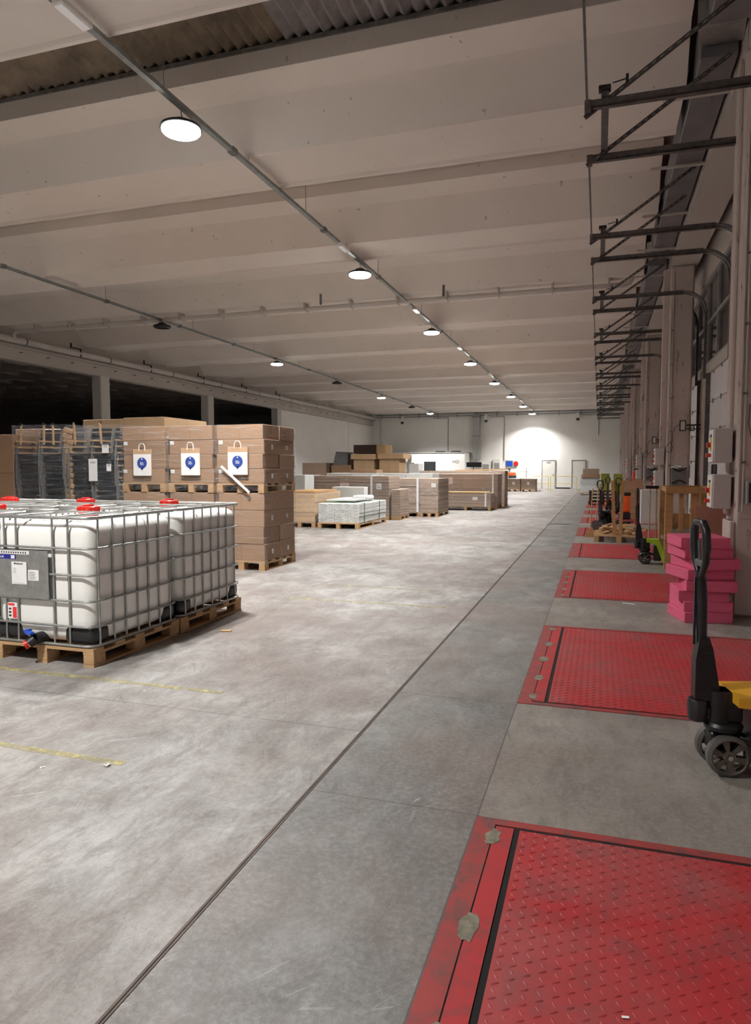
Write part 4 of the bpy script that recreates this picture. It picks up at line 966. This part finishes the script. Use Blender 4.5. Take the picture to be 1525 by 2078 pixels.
MB().tube([(.05, 0, 0), (.06, 0, 1.2)], .012, 8).tube([(.17, 0, 0), (.16, 0, 1.2)], .012, 8).build('broom_handle', 'mdf', t)
pallet('wooden pallet carrying wood scraps', (.42, 15.85, 0), 1.0, 1.25)
random.seed(11)
for i in range(26):
    L = random.uniform(.12, .4); o = MB().box(-L / 2, L / 2, -.04, .04, 0, .03 + random.random() * .03, .003).build('wood_scrap', 'wood')
    o.location = (.42 + random.uniform(-.4, .4), 15.85 + random.uniform(-.5, .5), .15 + (i % 5) * .028); o.rotation_euler = (random.uniform(-.12, .12), random.uniform(-.15, .15), random.uniform(0, 3))
    tag(o, 'small offcut of wood on the scrap pallet', 'wood scrap', 'wood scraps on the pallet')
for i, (x, r) in enumerate(((.30, -.05), (.46, .03))):
    tag(MB().obox((x, 15.33, .72), (.07, .05, 1.14), 0, 0, r, .003).build('timber_post', 'wood2'), 'upright timber post on the scrap pallet, %s one' % ['left', 'right'][i], 'timber post', 'timber posts on the scrap pallet')
t = thing('shovel', 'worn dark shovel leaning with wooden handle left of the scraps', 'shovel', (-.05, 17.2, 0))
MB().tube([(.0, 0, .3), (.04, .05, 1.15)], .014, 8).build('shaft', 'mdf', t); MB().prism([(-.12, .02), (.12, .0), (.13, .26), (.0, .33), (-.1, .28)], 'Y', -.01, .01).build('blade', 'rubber', t)
t = thing('angle_broom', 'wooden handled broom leaning left of the scrap pallet', 'broom', (-.18, 16.3, 0))
MB().tube([(0, 0, .1), (.05, .04, 1.1)], .012, 8).build('broom_handle', 'mdf', t); MB().prism([(-.12, 0), (.15, 0), (.15, .03), (.05, .22), (.02, .22)], 'Y', -.03, .03).build('broom_head', 'wood2', t)
simple('plywood_sheet', 'plywood sheet standing by the third column ahead', 'plywood', MB().obox((1.06, 23.4, .66), (.5, .02, 1.1), 0, -.05, 0), 'ply')
simple('plywood_offcut', 'low timber offcut under the plywood sheet', 'board', MB().box(.7, 1.3, 23.0, 23.2, 0, .1), 'wood2')
simple('white_cabinet', 'white low cabinet before the third column ahead', 'cabinet', MB().box(1.12, 1.62, 20.6, 21.0, 0, .95, .01), 'doorp')
simple('olive_board', 'olive green board far down the dock side, left one', 'board', MB().obox((.36, 44.5, .62), (.5, .03, 1.2), 0, -.03, 0), 'olive')
simple('olive_board', 'olive green board far down the dock side, right one', 'board', MB().obox((1.05, 42.5, .62), (.5, .03, 1.2), 0, -.03, 0), 'olive')
for q in range(6):
    o = pallet_mb(MB(), 1.1, 1.2).build('pallet', 'cardd'); o.location = (.15 + random.uniform(-.04, .04), 31.2 + random.uniform(-.05, .05), .145 * q); o.rotation_euler = (0, 0, random.uniform(-.04, .04))
    if q < 4: tag(o, 'dark empty pallet in the stack down the dock side, %s' % ['lowest', 'second', 'third', 'top'][q], 'pallet', 'dark empty pallets')
    else: bpy.data.objects.remove(o)
t = thing('fire_extinguisher', 'red fire extinguisher on a post down the dock side', 'fire extinguisher', (1.16, 25.6, 1.02))
MB().lathe([(.05, 0), (.065, .02), (.065, .36), (.03, .44), (.02, .46)], (0, 0, 0), 'Z', 16).build('cylinder', 'lid', t)
MB().box(-.03, .03, -.02, .02, .46, .50).tube([(.02, 0, .47), (.09, 0, .4), (.07, 0, .1)], .01, 6).build('valve', 'black', t)
MB().box(-.04, .04, .06, .09, .1, .3).cyl((0, .1, -1.02), (0, .1, .5), .03, 8).build('post', 'pvc', t)
t = thing('sweeper_canister', 'orange canister on a black base beside the dock columns', 'canister', (.8, 22.2, 0))
MB().box(-.1, .1, -.1, .1, .22, .72, .03, 3).build('canister_body', 'orange', t); MB().box(-.22, .12, -.14, .14, 0, .22, .03).box(-.12, .12, -.1, .1, .72, .82, .02).build('base', 'black', t)
simple('floor_plate', 'small dark steel plate across the floor joint far ahead', 'plate', MB().box(-1.35, -.75, 19.7, 19.82, 0, .006), 'blackm')
# ------------------------------------------------------------------ floor litter
random.seed(5)
def scrap(label, x, y, s, mat, name='paper_scrap'):
    b = MB()
    for q in range(5): b.obox((random.uniform(-s, s) * .5, random.uniform(-s, s) * .5, s * .22), (s, s * .6, s * .12), random.uniform(0, 3), random.uniform(-.5, .5), random.uniform(-.5, .5))
    o = b.build(name, mat); o.location = (x, y, 0); tag(o, label, 'litter')
scrap('crumpled paper scrap on the floor by the near yellow line', -2.42, 2.93, .026, 'paper')
scrap('small white scrap left of the crumpled paper', -2.72, 2.80, .012, 'paper')
simple('wood_chip', 'flat wooden chip on the floor right of the tanks', 'litter', MB().obox((-3.35, 5.75, .006), (.1, .05, .01), .3), 'wood')
simple('paper_scrap', 'tiny white scrap on the nearest red deck plate', 'litter', MB().obox((.10, 1.98, .009), (.02, .008, .002), .2), 'paper')
simple('plastic_strip', 'thin white strip on the floor before the third leveller', 'litter', MB().obox((.35, 8.35, .003), (.14, .02, .004), -.4), 'strap')
# ------------------------------------------------------------------ camera, world, view
F_, CX, CY, VX, VY = 1405., 762.5, 1039., 1217., 950.
p = math.atan((CY - VY) / F_)
Zw = Vector((0, math.cos(p), math.sin(p))); Yw = Vector((VX - CX, CY - VY, -F_)).normalized(); Xw = Yw.cross(Zw)
cam = bpy.data.cameras.new('camera'); co = bpy.data.objects.new('camera', cam); COL.objects.link(co)
R = Matrix((Xw, Yw, Zw)); co.matrix_world = Matrix.Translation((0, 0, H)) @ R.to_4x4()
cam.sensor_fit = 'HORIZONTAL'; cam.sensor_width = 36; cam.lens = F_ * 36 / 1525; cam.clip_start = .05; cam.clip_end = 300
bpy.context.scene.camera = co
w = bpy.data.worlds.new('world'); bpy.context.scene.world = w; w.use_nodes = True
w.node_tree.nodes['Background'].inputs[0].default_value = (.02, .025, .04, 1); w.node_tree.nodes['Background'].inputs[1].default_value = .3
sc = bpy.context.scene
sc.view_settings.view_transform = 'Standard'; sc.view_settings.look = 'None'; sc.view_settings.gamma = 1; sc.view_settings.use_curve_mapping = False
sc.view_settings.exposure = -.25
sc.cycles.max_bounces = 7; sc.cycles.diffuse_bounces = 4; sc.cycles.glossy_bounces = 2; sc.cycles.transparent_max_bounces = 12
sc.cycles.use_light_tree = False
sc.cycles.use_adaptive_sampling = True; sc.cycles.adaptive_threshold = .05; sc.cycles.adaptive_min_samples = 16
sc.cycles.caustics_reflective = False; sc.cycles.caustics_refractive = False
